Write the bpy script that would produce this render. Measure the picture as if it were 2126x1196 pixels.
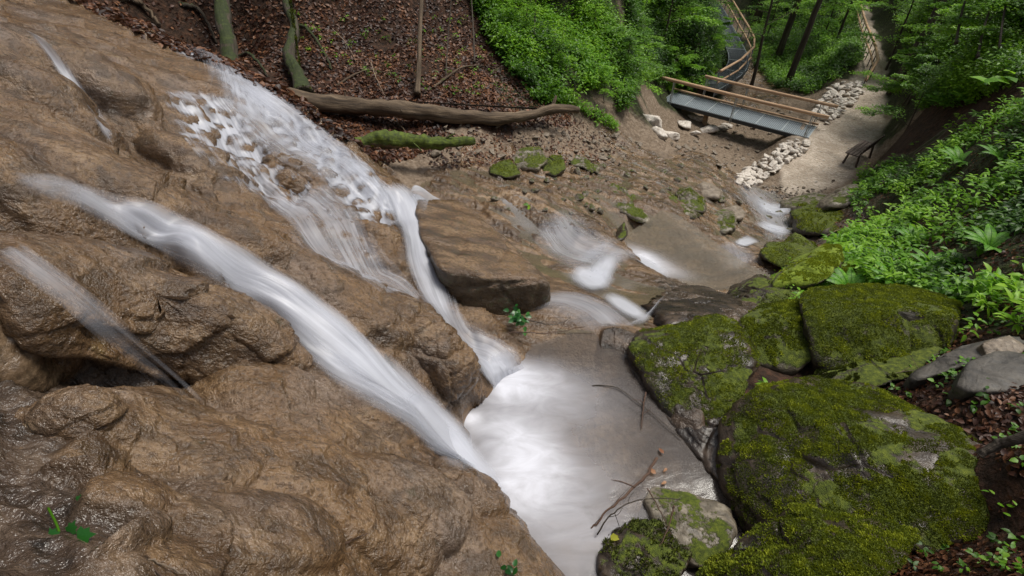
import bpy, math, random
import numpy as np
R = math.radians
C = bpy.context.scene
for _o in list(bpy.data.objects): bpy.data.objects.remove(_o)

# ------------------------------------------------------------------ camera, sky, sun, exposure
CZ = 10.0                      # height of the lens above the datum
PITCH = 42.0; FPX = 1063.0     # the photograph is 2126 px wide, 90 degrees across
cam_d = bpy.data.cameras.new('camera'); cam = bpy.data.objects.new('camera', cam_d); C.collection.objects.link(cam)
cam.location = (0, 0, CZ); cam.rotation_euler = (R(90 - PITCH), 0, 0)
cam_d.sensor_width = 36; cam_d.lens = 36 * FPX / 2126; cam_d.clip_start = 0.05; cam_d.clip_end = 600
C.camera = cam
SUN_EL, SUN_AZ = 63.0, 62.0    # azimuth measured clockwise from +Y
w = bpy.data.worlds.new('World'); C.world = w; w.use_nodes = True
nt = w.node_tree; nt.nodes.clear()
sky = nt.nodes.new('ShaderNodeTexSky'); sky.sky_type = 'NISHITA'; sky.sun_disc = False
sky.sun_elevation = R(SUN_EL); sky.sun_rotation = R(SUN_AZ); sky.dust_density = 3.0
hs = nt.nodes.new('ShaderNodeHueSaturation'); hs.inputs['Saturation'].default_value = 0.42
bg = nt.nodes.new('ShaderNodeBackground'); bg.inputs['Strength'].default_value = 0.10
wo = nt.nodes.new('ShaderNodeOutputWorld')
nt.links.new(sky.outputs[0], hs.inputs['Color']); nt.links.new(hs.outputs[0], bg.inputs['Color']); nt.links.new(bg.outputs[0], wo.inputs[0])
sd = bpy.data.lights.new('sun', 'SUN'); sun = bpy.data.objects.new('sun', sd); C.collection.objects.link(sun)
sd.energy = 2.9; sd.angle = R(24); sd.color = (1.0, 0.95, 0.86)
sun.rotation_euler = (R(90 - SUN_EL), 0, R(180 - SUN_AZ)); sun.location = (5, 5, 30)
C.view_settings.view_transform = 'Standard'; C.view_settings.look = 'None'; C.view_settings.gamma = 1
C.view_settings.use_curve_mapping = False; C.view_settings.exposure = 0.28
C.render.resolution_x, C.render.resolution_y = 1024, 576
C.cycles.max_bounces = 6; C.cycles.transparent_max_bounces = 24; C.cycles.diffuse_bounces = 3

# ------------------------------------------------------------------ numbers: view rays, noise, interpolation
SP, CP = math.sin(R(PITCH)), math.cos(R(PITCH))
def unproj(px, py, d):
    """point seen at pixel (px,py) of the photograph at depth d metres"""
    u = (px - 1063.0) / FPX; v = (598.0 - py) / FPX
    return np.array([u * d, (CP + v * SP) * d, CZ + (v * CP - SP) * d])
def unproj_z(px, py, z):
    v = (598.0 - py) / FPX
    return unproj(px, py, z / (v * CP - SP))          # z relative to the lens (negative)
def proj(P):
    P = np.asarray(P, float); X, Y, Z = P[..., 0], P[..., 1], P[..., 2] - CZ
    d = Y * CP - Z * SP; v = (Y * SP + Z * CP) / d
    return X / d * FPX + 1063, 598 - v * FPX, d
def _h(ix, iy, iz, s):
    n = (ix.astype(np.int64) * 374761393 + iy.astype(np.int64) * 668265263 + iz.astype(np.int64) * 2147483647 + s * 1274126177) & 0xffffffff
    n = ((n ^ (n >> 13)) * 1274126177) & 0xffffffff
    n = ((n ^ (n >> 16)) * 2246822519) & 0xffffffff
    return ((n ^ (n >> 15)) & 0xffffff) / float(0xffffff)
def vnoise(P, s=0):
    P = np.asarray(P, float); f = np.floor(P); t = P - f; i = f.astype(np.int64); t = t * t * (3 - 2 * t)
    out = 0
    for dx in (0, 1):
        for dy in (0, 1):
            for dz in (0, 1):
                wgt = (t[:, 0] if dx else 1 - t[:, 0]) * (t[:, 1] if dy else 1 - t[:, 1]) * (t[:, 2] if dz else 1 - t[:, 2])
                out = out + wgt * _h(i[:, 0] + dx, i[:, 1] + dy, i[:, 2] + dz, s)
    return out * 2 - 1
def fbm(P, octv=4, s=0, gain=.5, ridge=False):
    a, o, tot = 1.0, 0, 0
    for k in range(octv):
        n = vnoise(P * (2.03 ** k) + 17.3 * k, s + k)
        if ridge: n = 1 - 2 * np.abs(n)
        o = o + a * n; tot += a; a *= gain
    return o / tot
def worley(P, s=0):
    P = np.asarray(P, float); f = np.floor(P); i = f.astype(np.int64); best = np.full(len(P), 9.0); sec = best.copy()
    for dx in (-1, 0, 1):
        for dy in (-1, 0, 1):
            for dz in (-1, 0, 1):
                a, b, c = i[:, 0] + dx, i[:, 1] + dy, i[:, 2] + dz
                q = np.stack([a + _h(a, b, c, s), b + _h(a, b, c, s + 1), c + _h(a, b, c, s + 2)], 1) - P
                d = (q * q).sum(1); m = d < best
                sec = np.where(m, best, np.minimum(sec, d)); best = np.where(m, d, best)
    return np.sqrt(best), np.sqrt(sec)
def in_poly(px, py, poly):
    poly = np.asarray(poly, float); c = np.zeros(len(px), bool); n = len(poly); j = n - 1
    for i in range(n):
        xi, yi = poly[i]; xj, yj = poly[j]
        c ^= ((yi > py) != (yj > py)) & (px < (xj - xi) * (py - yi) / (yj - yi + 1e-12) + xi); j = i
    return c
def scales(P, s=0):
    """overlapping scallops: each cell rises towards +x and drops at its rounded front"""
    f = np.floor(P); i = f.astype(np.int64); best = np.full(len(P), 9.0); S = np.zeros(len(P)); T = S.copy(); A = S.copy()
    for dx in (-1, 0, 1):
        for dy in (-1, 0, 1):
            for dz in (-1, 0, 1):
                a, b, c = i[:, 0] + dx, i[:, 1] + dy, i[:, 2] + dz
                q = P - np.stack([a + _h(a, b, c, s), b + _h(a, b, c, s + 1), c + _h(a, b, c, s + 2)], 1)
                d = (q * q).sum(1) - q[:, 0] * .35; m = d < best; best = np.where(m, d, best); S = np.where(m, q[:, 0], S); T = np.where(m, q[:, 1], T); A = np.where(m, _h(a, b, c, s + 3), A)
    return np.clip(.45 + S * .9, 0, 1.2) ** 1.3 * np.clip(1 - T * T * 1.6, 0, 1) * (.35 + .65 * A)
def sstep(a, b, x):
    t = np.clip((x - a) / (b - a), 0, 1); return t * t * (3 - 2 * t)

# ------------------------------------------------------------------ terrain from surveyed points: (pixel x, pixel y, depth) or negative = height below the lens
CT = []   # world xyz, class
def cp(cls, *pts):
    for p in pts:
        x, y, d = p[:3]
        q = unproj(x, y, d) if d > 0 else unproj_z(x, y, d)
        CT.append((q[0], q[1], q[2] - CZ, cls))
def ridge(cls_f, cls_b, *pts):
    for x, y, df, db in pts:
        cp(cls_f, (x, y, df)); cp(cls_b, (x, y, db))
def wp(cls, *pts):
    for x, y, z in pts: CT.append((x, y, z, cls))
# silhouette of the travertine dome against the wooded bank
ridge('T', 'L', (40, -4, 7.0, 10.0), (210, 40, 7.2, 10.4), (330, 85, 7.3, 10.8), (460, 130, 7.4, 11.2), (600, 200, 7.4, 11), (700, 280, 7.2, 10.2))
ridge('T', 'B', (780, 350, 7.1, 9.3), (848, 415, 6.9, 8.8))
cp('T', (0, 0, 6.5), (0, 100, 4.6), (150, 100, 5.6), (300, 130, 6.3), (200, 180, 5.1), (90, 150, 4.6), (400, 170, 6.4), (370, 195, 6.0),
   (500, 212, 6.6), (600, 260, 6.9), (650, 300, 6.85), (400, 290, 5.75), (500, 340, 5.95), (600, 370, 6.15), (540, 430, 5.75), (700, 400, 6.3),
   (800, 480, 6.1), (620, 470, 5.5), (700, 520, 5.5), (780, 570, 5.45), (250, 190, 5.3), (300, 250, 5.35), (400, 340, 5.25), (480, 410, 5.25), (340, 300, 5.2))
ridge('T', 'T', (140, 195, 4.0, 4.75), (155, 250, 3.95, 5.0), (230, 315, 4.0, 5.1), (300, 370, 4.05, 5.0), (380, 425, 4.1, 4.95), (500, 485, 4.2, 5.0),
      (620, 525, 4.4, 5.15), (760, 590, 4.65, 5.35), (880, 640, 4.85, 5.5))
ridge('T', 'T', (828, 500, 5.85, 6.45))
ridge('T', 'W', (975, 755, 4.85, 5.4))
cp('T', (930, 700, 4.8), (985, 800, 4.95), (870, 480, 6.4), (905, 560, 6.1), (935, 620, 5.9), (975, 680, 5.7), (1050, 735, 5.5), (1010, 740, 5.45))
cp('T', (0, 200, 3.6), (0, 300, 3.2), (0, 400, 2.9), (100, 330, 3.4), (200, 350, 3.65), (200, 450, 3.3), (300, 430, 3.65), (400, 520, 3.5), (400, 575, 3.4), (500, 560, 3.7),
   (600, 640, 3.8), (600, 570, 4.0), (750, 740, 4.0), (700, 740, 3.9), (750, 660, 4.3), (850, 720, 4.5), (900, 800, 4.55), (880, 850, 4.25), (940, 915, 4.5),
   (0, 500, 2.45))
cp('T', (640, 780, 3.6), (720, 830, 3.62), (820, 890, 3.72), (900, 950, 3.7), (985, 1010, 3.8), (1040, 1070, 3.7), (1100, 1150, 3.5))
ridge('T', 'W', (990, 1000, 3.85, 4.6), (1060, 1065, 3.7, 4.4), (1115, 1140, 3.55, 4.1))
cp('T', (500, 780, 3.3), (450, 850, 3.0), (300, 850, 2.6), (600, 900, 2.95), (700, 900, 3.2), (500, 960, 2.6), (350, 1020, 2.1), (250, 950, 2.25),
   (650, 1010, 2.7), (800, 1000, 3.15), (600, 1060, 2.35), (400, 1080, 2.0), (800, 1080, 2.9), (900, 1100, 3.1), (950, 1170, 3.1), (700, 1150, 2.4), (500, 1160, 2.0),
   (250, 1100, 1.75), (300, 1196, 1.6), (800, 1196, 2.7), (1080, 1196, 3.3), (200, 1030, 1.95))
cp('R', (0, 1000, 1.8), (150, 1160, 1.5), (0, 1150, 1.5), (0, 1196, 1.4), (100, 1050, 1.75), (130, 900, 2.1))
# pool at the foot
cp('W', (1000, 900, -4.75), (1080, 850, -4.7), (1100, 1000, -4.95), (1200, 1100, -4.8), (1250, 950, -4.8), (1150, 800, -4.6), (1350, 950, -4.65), (1400, 1050, -4.6),
   (1450, 1130, -4.55), (1300, 1196, -4.6), (1200, 1196, -4.6), (1500, 1090, -4.45), (1300, 800, -4.55), (1350, 1150, -4.65))
cp('R', (1300, 725, -4.29), (1390, 880, -4.34), (1490, 960, -4.34), (1585, 1115, -4.34), (1440, 1190, -4.38))
cp('B', (1200, 700, -4.32), (1100, 690, -4.28), (1150, 640, -4.26), (1080, 640, -4.3), (1250, 660, -4.3), (1220, 620, -4.4))
# bedrock shelves beyond
cp('B', (950, 470, -4.6), (1000, 560, -4.5), (1080, 560, -4.75), (1180, 560, -4.95), (1240, 600, -4.85), (1300, 640, -4.72), (1350, 680, -4.55), (1330, 600, -5.0), (1150, 500, -5.2), (1250, 540, -5.2))
cp('R', (1400, 640, -4.75), (1480, 670, -4.6), (1420, 605, -5.1), (1500, 625, -5.1), (1550, 680, -4.6), (1560, 640, -5.0))
ridge('B', 'W', (1285, 500, -5.4, -6.2), (1340, 560, -5.25, -6.25)); ridge('R', 'W', (1400, 592, -5.2, -6.3))
cp('W', (1450, 540, -6.3), (1500, 580, -6.3), (1400, 490, -6.25), (1550, 560, -6.25))
cp('B', (1180, 450, -5.3), (1250, 470, -5.5), (1150, 390, -5.5), (1050, 430, -5.1), (950, 370, -5.15), (1000, 330, -5.4), (900, 390, -5.0), (1200, 350, -6.2), (1100, 330, -5.9), (1350, 430, -6.1),
   (1400, 350, -7.3), (1500, 340, -8.5), (1500, 390, -7.8), (1430, 420, -6.9), (1300, 350, -6.8), (1540, 380, -8.8), (1480, 460, -6.9), (1560, 470, -7.7), (1300, 300, -7.1),
   (1590, 590, -6.2), (1600, 440, -8.7), (1640, 480, -8.4), (1640, 430, -9.3), (1580, 405, -9.15), (1620, 520, -7.6), (1530, 515, -7.1))
cp('D', (1450, 320, -9.1), (1580, 335, -9.75), (1550, 280, -10.1), (1450, 280, -9.7), (1620, 240, -10.25), (1380, 290, -8.5), (1345, 225, 20.5), (1300, 255, -6.9), (1520, 360, -9.3))
cp('B', (1600, 200, -10.3), (1560, 150, -10.3), (1640, 180, -10.2), (1580, 240, -10.25))
cp('D', (820, 320, -4.95), (900, 300, -5.0), (1000, 290, -5.3), (1100, 280, -5.6), (1200, 280, -6.2), (1200, 240, -6.2), (850, 370, -4.9))
# wooded bank on the left
cp('L', (600, 100, 12), (300, 15, 11.4), (450, 0, 12.6), (700, 0, 13.3), (900, 0, 14.3), (900, 100, 13.3), (900, 190, 12.3), (900, 260, 11.5), (750, 240, 11.2), (750, 120, 12.6),
   (1000, 240, 12.0), (1030, 120, 14), (1000, 0, 15.2))
cp('G', (1100, 0, 16.3), (1100, 100, 15), (1100, 190, 13.7), (1300, 0, 20), (1300, 100, 18.3), (1280, 180, 16.5), (1400, 150, 25), (1450, 0, 27), (1440, 100, 24.5), (1200, 100, 16.6), (1200, 200, 14.6), (1360, 170, 22.5))
cp('G', (1470, 130, 26.5), (1480, 60, 31.0))
cp('D', (1520, 110, -9.9), (1500, 40, -9.9), (1560, 70, -10.2), (1430, 215, -9.6), (1500, 180, -10.0))
cp('F', (1650, 110, -10.1), (1650, 60, -10.3), (1600, 30, -10.3), (1700, 130, -9.9), (1720, 60, -9.8), (1700, 170, -9.9))
cp('D', (1670, 215, -9.7), (1710, 190, -9.55))
# right-hand side
cp('D', (1640, 385, -9.15), (1700, 385, -9.1), (1740, 350, -9.1), (1830, 320, -8.9), (1860, 230, -8.7), (1860, 160, -8.8), (1540, 375, -9.3))
cp('F', (1830, 60, -8.8), (1900, 180, 20.5), (1900, 100, 21.5), (2000, 100, 17.5), (2126, 100, 13.5), (2126, 0, 13.5), (2000, 0, 17.5), (1900, 0, 23), (2240, 50, 11))
cp('K', (1900, 265, 16.2), (1970, 230, 14.5), (2060, 200, 12.6), (2126, 190, 11.2))
cp('R', (1720, 470, -7.7), (1700, 430, -8.4), (1760, 420, -8.3))
cp('G', (1800, 390, -8.1), (1850, 350, -7.5), (1950, 310, 12.5), (2060, 290, 10.4), (2140, 260, 9.0), (1850, 440, 12), (1950, 400, 10.6), (2000, 400, 9.7), (2126, 400, 7.6), (1780, 500, 10.4), (1850, 520, 9.0),
   (2000, 500, 7.6), (2126, 500, 6.3), (2000, 600, 6.4), (1880, 600, 7.2), (2126, 620, 5.4), (1750, 540, 9.0), (2250, 400, 6.5), (2300, 700, 4.5))
cp('R', (1680, 520, -6.9), (1640, 610, -5.6), (1700, 580, -5.7))
cp('L', (1600, 790, 5.2), (1800, 810, 5.1), (2000, 740, 5.1), (2126, 760, 4.4), (1900, 880, 4.45), (2000, 830, 4.2), (2126, 950, 3.7), (2000, 1100, 3.55), (1700, 1160, 3.85), (2126, 1196, 2.6), (1900, 1196, 3.2),
   (1700, 950, 4.75), (2250, 900, 3.2), (1850, 1120, 3.75), (1600, 900, 4.7), (1600, 1196, 3.75), (1500, 850, 4.95))
wp('T', (0, -2.5, -1.3), (-2.5, -1.5, -.9), (-5, 1, -.6), (-.6, -.3, -1.75), (-1.5, -.2, -1.5), (.4, .1, -2.5), (1.0, .6, -3.9))
wp('L', (-8, 9, -1.2), (-9, 13, .5), (-13, 8, .5), (2.5, -1.5, -2.6), (6, 0, -1.8), (10, 4, -1), (-6, 16, .5), (0, 21, .5), (-3, -12, 1), (8, -10, 1), (-12, -4, 1.5), (-20, 0, 6), (-16, 14, 5))
wp('F', (14, 10, -1), (22, 16, -1), (26, 28, -3), (34, 36, -1), (8, 30, -2.0), (2, 34, 2), (12, 42, -5), (20, 52, -7), (28, 60, -4), (14, 62, -2), (-14, 36, 12), (0, 60, 12), (20, 85, 4), (60, 60, 14), (45, 20, 10), (-60, 60, 30), (0, 110, 20), (80, 0, 20), (-80, 0, 30), (0, -80, 15), (22, 42, -8.5), (40, 90, 8), (30, 45, -5), (80, 90, 20), (-80, -60, 25), (70, -70, 22))
# the front ledge overhangs a hollow: two sets of points, one for the roof of the ledge, one for the hollow under it
_n = len(CT)
cp('T', (200, 550, 2.8), (100, 590, 2.45), (400, 630, 3.1), (500, 680, 3.25), (620, 715, 3.5), (300, 690, 2.95), (180, 640, 2.62), (30, 800, 2.3), (20, 650, 2.25))
LEDGE = CT[_n:]; del CT[_n:]
cp('R', (110, 690, 2.9), (200, 720, 3.2), (300, 750, 3.4), (400, 790, 3.5), (30, 800, 2.45), (100, 780, 2.7), (220, 800, 2.95), (20, 690, 2.6), (250, 660, 3.4))
cp('T', (500, 765, 3.6), (560, 770, 3.62), (620, 790, 3.6), (350, 700, 3.65), (450, 690, 3.75), (560, 710, 3.85))
CX = np.array([c[:3] for c in CT]); CK = [c[3] for c in CT]
def tps_fit(XY, z, lam):
    n = len(XY); d = np.sqrt(((XY[:, None] - XY[None]) ** 2).sum(-1)) + 1e-9
    K = d * d * np.log(d); K[np.diag_indices(n)] = lam
    Pm = np.hstack([np.ones((n, 1)), XY]); A = np.zeros((n + 3, n + 3)); A[:n, :n] = K; A[:n, n:] = Pm; A[n:, :n] = Pm.T
    return np.linalg.solve(A, np.concatenate([z, np.zeros(3)]))
# work in a log-polar-like chart so near and far detail weigh the same
def chart(XY):
    x, y = XY[..., 0], XY[..., 1] + 2.0
    r = np.sqrt(x * x + y * y); a = np.arctan2(x, y)
    return np.stack([np.log(r + .6) * 1.0, a], -1)
_cc = chart(CX[:, :2]); _rad = lambda XY: np.sqrt(XY[..., 0] ** 2 + XY[..., 1] ** 2)
TW = tps_fit(_cc, CX[:, 2], 0.0004)
_lx = np.array([c[:3] for c in CT[:_n] + LEDGE]); _lc = chart(_lx[:, :2]); LW = tps_fit(_lc, _lx[:, 2], 0.0004)
def base_h(XY, TW=TW, _cc=_cc):
    XY = np.atleast_2d(XY); out = np.empty(len(XY))
    for s in range(0, len(XY), 20000):
        q = chart(XY[s:s + 20000]); d2 = ((q[:, None] - _cc[None]) ** 2).sum(-1) + 1e-18
        out[s:s + 20000] = (0.5 * d2 * np.log(d2)) @ TW[:len(_cc)] + TW[-3] + q @ TW[-2:]
    return out
PATHPX = [(1655, 395, .5), (1680, 360, 1.1), (1715, 310, 1.35), (1755, 265, 1.25), (1785, 215, 1.0), (1808, 165, .75), (1815, 130, .62), (1806, 100, .6), (1795, 70, .6), (1788, 45, .6), (1786, 15, .6)]
PATH = np.array([list(unproj_z(x, y, -9.1)[:2]) + [hw] for x, y, hw in PATHPX])
def seg_dist(XY, PL):
    best = np.full(len(XY), 1e9); par = np.zeros(len(XY)); 
    for i in range(len(PL) - 1):
        a, b = PL[i, :2], PL[i + 1, :2]; ab = b - a; t = np.clip(((XY - a) @ ab) / (ab @ ab), 0, 1)
        d = np.sqrt(((XY - a - t[:, None] * ab) ** 2).sum(1)); m = d < best
        best = np.where(m, d, best); par = np.where(m, PL[i, 2] + t * (PL[i + 1, 2] - PL[i, 2]), par)
    return best, par
def height(XY):
    XY = np.atleast_2d(np.asarray(XY, float)); z = base_h(XY)
    m = (XY[:, 1] > 12) & (XY[:, 1] < 60) & (XY[:, 0] > 5)
    if m.any():
        d, hw = seg_dist(XY[m], PATH); k = 1 - sstep(hw * 1.0, hw * 1.0 + 1.0, d); z[m] = z[m] * (1 - k) + (-9.1) * k
    return z + CZ
def hit(px, py, off=0.0, n=700):
    """where the view ray through a pixel meets the terrain"""
    px = np.atleast_1d(np.asarray(px, float)); py = np.atleast_1d(np.asarray(py, float)); res = np.zeros((len(px), 3))
    ds = np.geomspace(0.9, 90, n)
    for i in range(len(px)):
        u = (px[i] - 1063.0) / FPX; v = (598.0 - py[i]) / FPX
        P = np.stack([u * ds, (CP + v * SP) * ds, CZ + (v * CP - SP) * ds], 1)
        g = P[:, 2] - height(P[:, :2]) - off; k = np.where(g < 0)[0]
        k = k[0] if len(k) else n - 1
        if k == 0: res[i] = P[0]; continue
        t = g[k - 1] / (g[k - 1] - g[k] + 1e-12); res[i] = P[k - 1] * (1 - t) + P[k] * t
    return res
def hitm(pts): a = np.array(pts, float); return hit(a[:, 0], a[:, 1])

# ------------------------------------------------------------------ materials
def mat(name):
    m = bpy.data.materials.new(name); m.use_nodes = True; m.node_tree.nodes.clear(); return m
class NB:
    """small node builder"""
    def __init__(s, m): s.t = m.node_tree; s.out = s.n('ShaderNodeOutputMaterial')
    def n(s, ty, **kw):
        x = s.t.nodes.new(ty)
        for k, v in kw.items():
            if k == 'ins':
                for a, b in v.items(): s.set(x.inputs[a], b)
            else: setattr(x, k, v)
        return x
    def set(s, sock, v):
        if isinstance(v, bpy.types.NodeSocket): s.t.links.new(v, sock)
        elif isinstance(v, (tuple, list)) and len(v) == 3 and sock.type == 'RGBA': sock.default_value = (*v, 1)
        else: sock.default_value = v
    def coord(s, scale=(1, 1, 1), rot=(0, 0, 0), src=None):
        src = src or s.n('ShaderNodeTexCoord').outputs['Object']
        return s.n('ShaderNodeMapping', ins={'Vector': src, 'Scale': scale, 'Rotation': rot}).outputs[0]
    def noise(s, vec, scale, detail=4, rough=.55, dist=0.0):
        return s.n('ShaderNodeTexNoise', ins={'Vector': vec, 'Scale': scale, 'Detail': detail, 'Roughness': rough, 'Distortion': dist}).outputs[0]
    def voro(s, vec, scale, out='Distance', feature='F1', rnd=1.0):
        return s.n('ShaderNodeTexVoronoi', feature=feature, ins={'Vector': vec, 'Scale': scale, 'Randomness': rnd}).outputs[out]
    def ramp(s, fac, stops):
        r = s.n('ShaderNodeValToRGB', ins={'Fac': fac}); e = r.color_ramp.elements
        while len(e) < len(stops): e.new(.5)
        for k, (p, c) in enumerate(stops): e[k].position = p; e[k].color = (*c, 1) if isinstance(c, tuple) else (c, c, c, 1)
        return r.outputs[0]
    def mix(s, f, a, b, blend='MIX'):
        x = s.n('ShaderNodeMix', data_type='RGBA', blend_type=blend); s.set(x.inputs[0], f); s.set(x.inputs[6], a); s.set(x.inputs[7], b); return x.outputs[2]
    def math(s, op, a, b=0.0, clamp=False):
        x = s.n('ShaderNodeMath', operation=op, use_clamp=clamp); s.set(x.inputs[0], a); s.set(x.inputs[1], b); return x.outputs[0]
    def mapr(s, v, a, b, c, d):
        return s.n('ShaderNodeMapRange', ins={0: v, 1: a, 2: b, 3: c, 4: d}).outputs[0]
    def attr(s, name, out=0): return s.n('ShaderNodeAttribute', attribute_name=name).outputs[out]
    def bump(s, h, strength, dist, normal=None):
        b = s.n('ShaderNodeBump', ins={'Height': h, 'Strength': strength, 'Distance': dist})
        if normal is not None: s.set(b.inputs['Normal'], normal)
        return b.outputs[0]
    def pbr(s, col, rough=.7, normal=None, spec=.5, **kw):
        p = s.n('ShaderNodeBsdfPrincipled', ins={'Base Color': col, 'Roughness': rough, 'Specular IOR Level': spec})
        if normal is not None: s.set(p.inputs['Normal'], normal)
        for k, v in kw.items(): s.set(p.inputs[k], v)
        return p.outputs[0]
    def done(s, sh): s.t.links.new(sh, s.out.inputs[0])

def trav_nodes(b, co):
    # carbonate crust: flakes drawn out along the flow, grainy, iron and algae tints, thin wet film
    flow = b.coord((1.1, 4.5, 4.5), (0, R(-27), R(-12)), co)
    big = b.noise(co, 1.1, 4, .55); mid = b.noise(flow, 1.3, 5, .55, .3); fine = b.noise(co, 34, 4, .65); fl = b.noise(b.coord((1.0, 1.7, 1.7), (0, R(-27), R(-12)), co), 10, 5, .62, .2)
    c = b.ramp(mid, [(.30, (.052, .031, .017)), (.44, (.125, .080, .045)), (.56, (.205, .138, .080)), (.72, (.30, .215, .138))])
    c = b.mix(b.ramp(big, [(.42, 0.0), (.62, .65)]), c, (.21, .128, .062))
    c = b.mix(b.ramp(b.noise(co, 1.7, 3, .5), [(.52, 0.0), (.72, .55)]), c, (.25, .21, .19))
    c = b.mix(b.ramp(b.noise(co, 2.9, 4, .6), [(.66, 0.0), (.78, .5)]), c, (.21, .18, .035))
    c = b.mix(b.ramp(fine, [(.38, .7), (.50, 0.0)]), c, (.075, .046, .026))
    c = b.mix(b.ramp(fl, [(.34, .5), (.5, 0.0)]), c, (.10, .062, .036))
    streak = b.ramp(b.noise(b.coord((.8, 3.2, 3.2), (0, R(-27), R(-12)), co), 1.9, 4, .6, .5), [(.40, 1.0), (.52, 0.0)])
    c = b.mix(b.math('MULTIPLY', streak, .55), c, (.045, .030, .018))
    c = b.mix(b.ramp(b.noise(co, 4.3, 5, .65), [(.64, 0.0), (.72, .7)]), c, (.040, .036, .012))
    rough = b.mix(streak, b.ramp(b.noise(co, 1.6, 4, .6), [(.42, .08), (.60, .30)]), (.10, .10, .10))
    c = b.mix(1.0, c, (.80, .745, .675), 'MULTIPLY')
    h = b.math('ADD', b.math('MULTIPLY', fl, 1.0), b.math('MULTIPLY', fine, .5))
    h = b.math('ADD', h, b.math('MULTIPLY', b.noise(co, 90, 2, .5), .18))
    return c, rough, h

M = {}
def ground_material():
    m = mat('ground'); b = NB(m); co = b.n('ShaderNodeTexCoord').outputs['Object']
    sa = b.n('ShaderNodeSeparateColor', ins={0: b.attr('wa')}); sb = b.n('ShaderNodeSeparateColor', ins={0: b.attr('wb')})
    T, B_, Rk = sa.outputs; D, L, G = sb.outputs; P = b.attr('wp', 2)
    tc, tr, th = trav_nodes(b, co)
    n1 = b.noise(co, 1.6, 6, .6); n2 = b.noise(co, 9, 5, .65); n3 = b.noise(co, 42, 3, .6)
    vor = b.voro(co, 11); vor2 = b.voro(co, 30, 'Color')
    bc = b.ramp(b.noise(b.coord((1, 3.4, 1), (0, 0, R(-38)), co), 1.1, 7, .6, .7), [(.34, (.030, .017, .008)), (.47, (.095, .056, .028)), (.58, (.175, .108, .056)), (.72, (.27, .185, .11))])
    bc = b.mix(b.ramp(n2, [(.36, .7), (.5, 0.0)]), bc, (.08, .048, .028)); 
    rc = b.ramp(b.noise(b.coord((1, 1, 3.5), (R(15), R(25), R(20)), co), 3.0, 7, .68, .5), [(.35, (.018, .013, .009)), (.52, (.06, .04, .027)), (.68, (.14, .10, .07))])
    dc = b.ramp(n2, [(.3, (.07, .048, .032)), (.5, (.17, .122, .082)), (.7, (.30, .24, .185))]); dc = b.mix(b.math('MULTIPLY', b.n('ShaderNodeSeparateColor', ins={0: vor2}).outputs[0], .5), dc, (.24, .19, .145))
    lc = b.ramp(n2, [(.3, (.010, .006, .004)), (.5, (.035, .018, .010)), (.7, (.085, .040, .022))])
    gc = b.ramp(n2, [(.3, (.010, .010, .005)), (.5, (.030, .034, .012)), (.68, (.055, .075, .016))])
    pc = b.ramp(n2, [(.3, (.36, .29, .22)), (.5, (.52, .44, .36)), (.7, (.66, .58, .50))]); pc = b.mix(b.ramp(n1, [(.40, .65), (.6, 0.0)]), pc, (.27, .215, .16)); pc = b.mix(b.ramp(n3, [(.35, .6), (.5, 0.0)]), pc, (.20, .16, .125))
    c = b.mix(B_, tc, bc); c = b.mix(Rk, c, rc); c = b.mix(D, c, dc); c = b.mix(L, c, lc); c = b.mix(G, c, gc); c = b.mix(P, c, pc)
    dry = b.math('MAXIMUM', b.math('MAXIMUM', D, L), b.math('MAXIMUM', G, P))
    wet = b.ramp(n1, [(.38, .10), (.62, .38)])
    r = b.mix(T, wet, tr); r = b.mix(dry, r, (.9, .9, .9))
    h = b.math('ADD', b.math('MULTIPLY', n2, 1.4), b.math('MULTIPLY', n3, .4)); h = b.math('ADD', h, b.math('MULTIPLY', vor, .5))
    hh = b.mix(T, h, th)
    far = b.mapr(dry, 0, 1, .035, .05)
    bm = b.n('ShaderNodeBump', ins={'Height': hh, 'Strength': .9, 'Distance': far}).outputs[0]
    b.done(b.pbr(c, r, bm, b.mapr(dry, 0, 1, .6, .3))); return m
M['ground'] = ground_material()
def trav_material():
    m = mat('travertine'); b = NB(m); co = b.n('ShaderNodeTexCoord').outputs['Object']
    c, r, h = trav_nodes(b, co); b.done(b.pbr(c, r, b.bump(h, .9, .035), .6)); return m
M['trav'] = trav_material()
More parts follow.
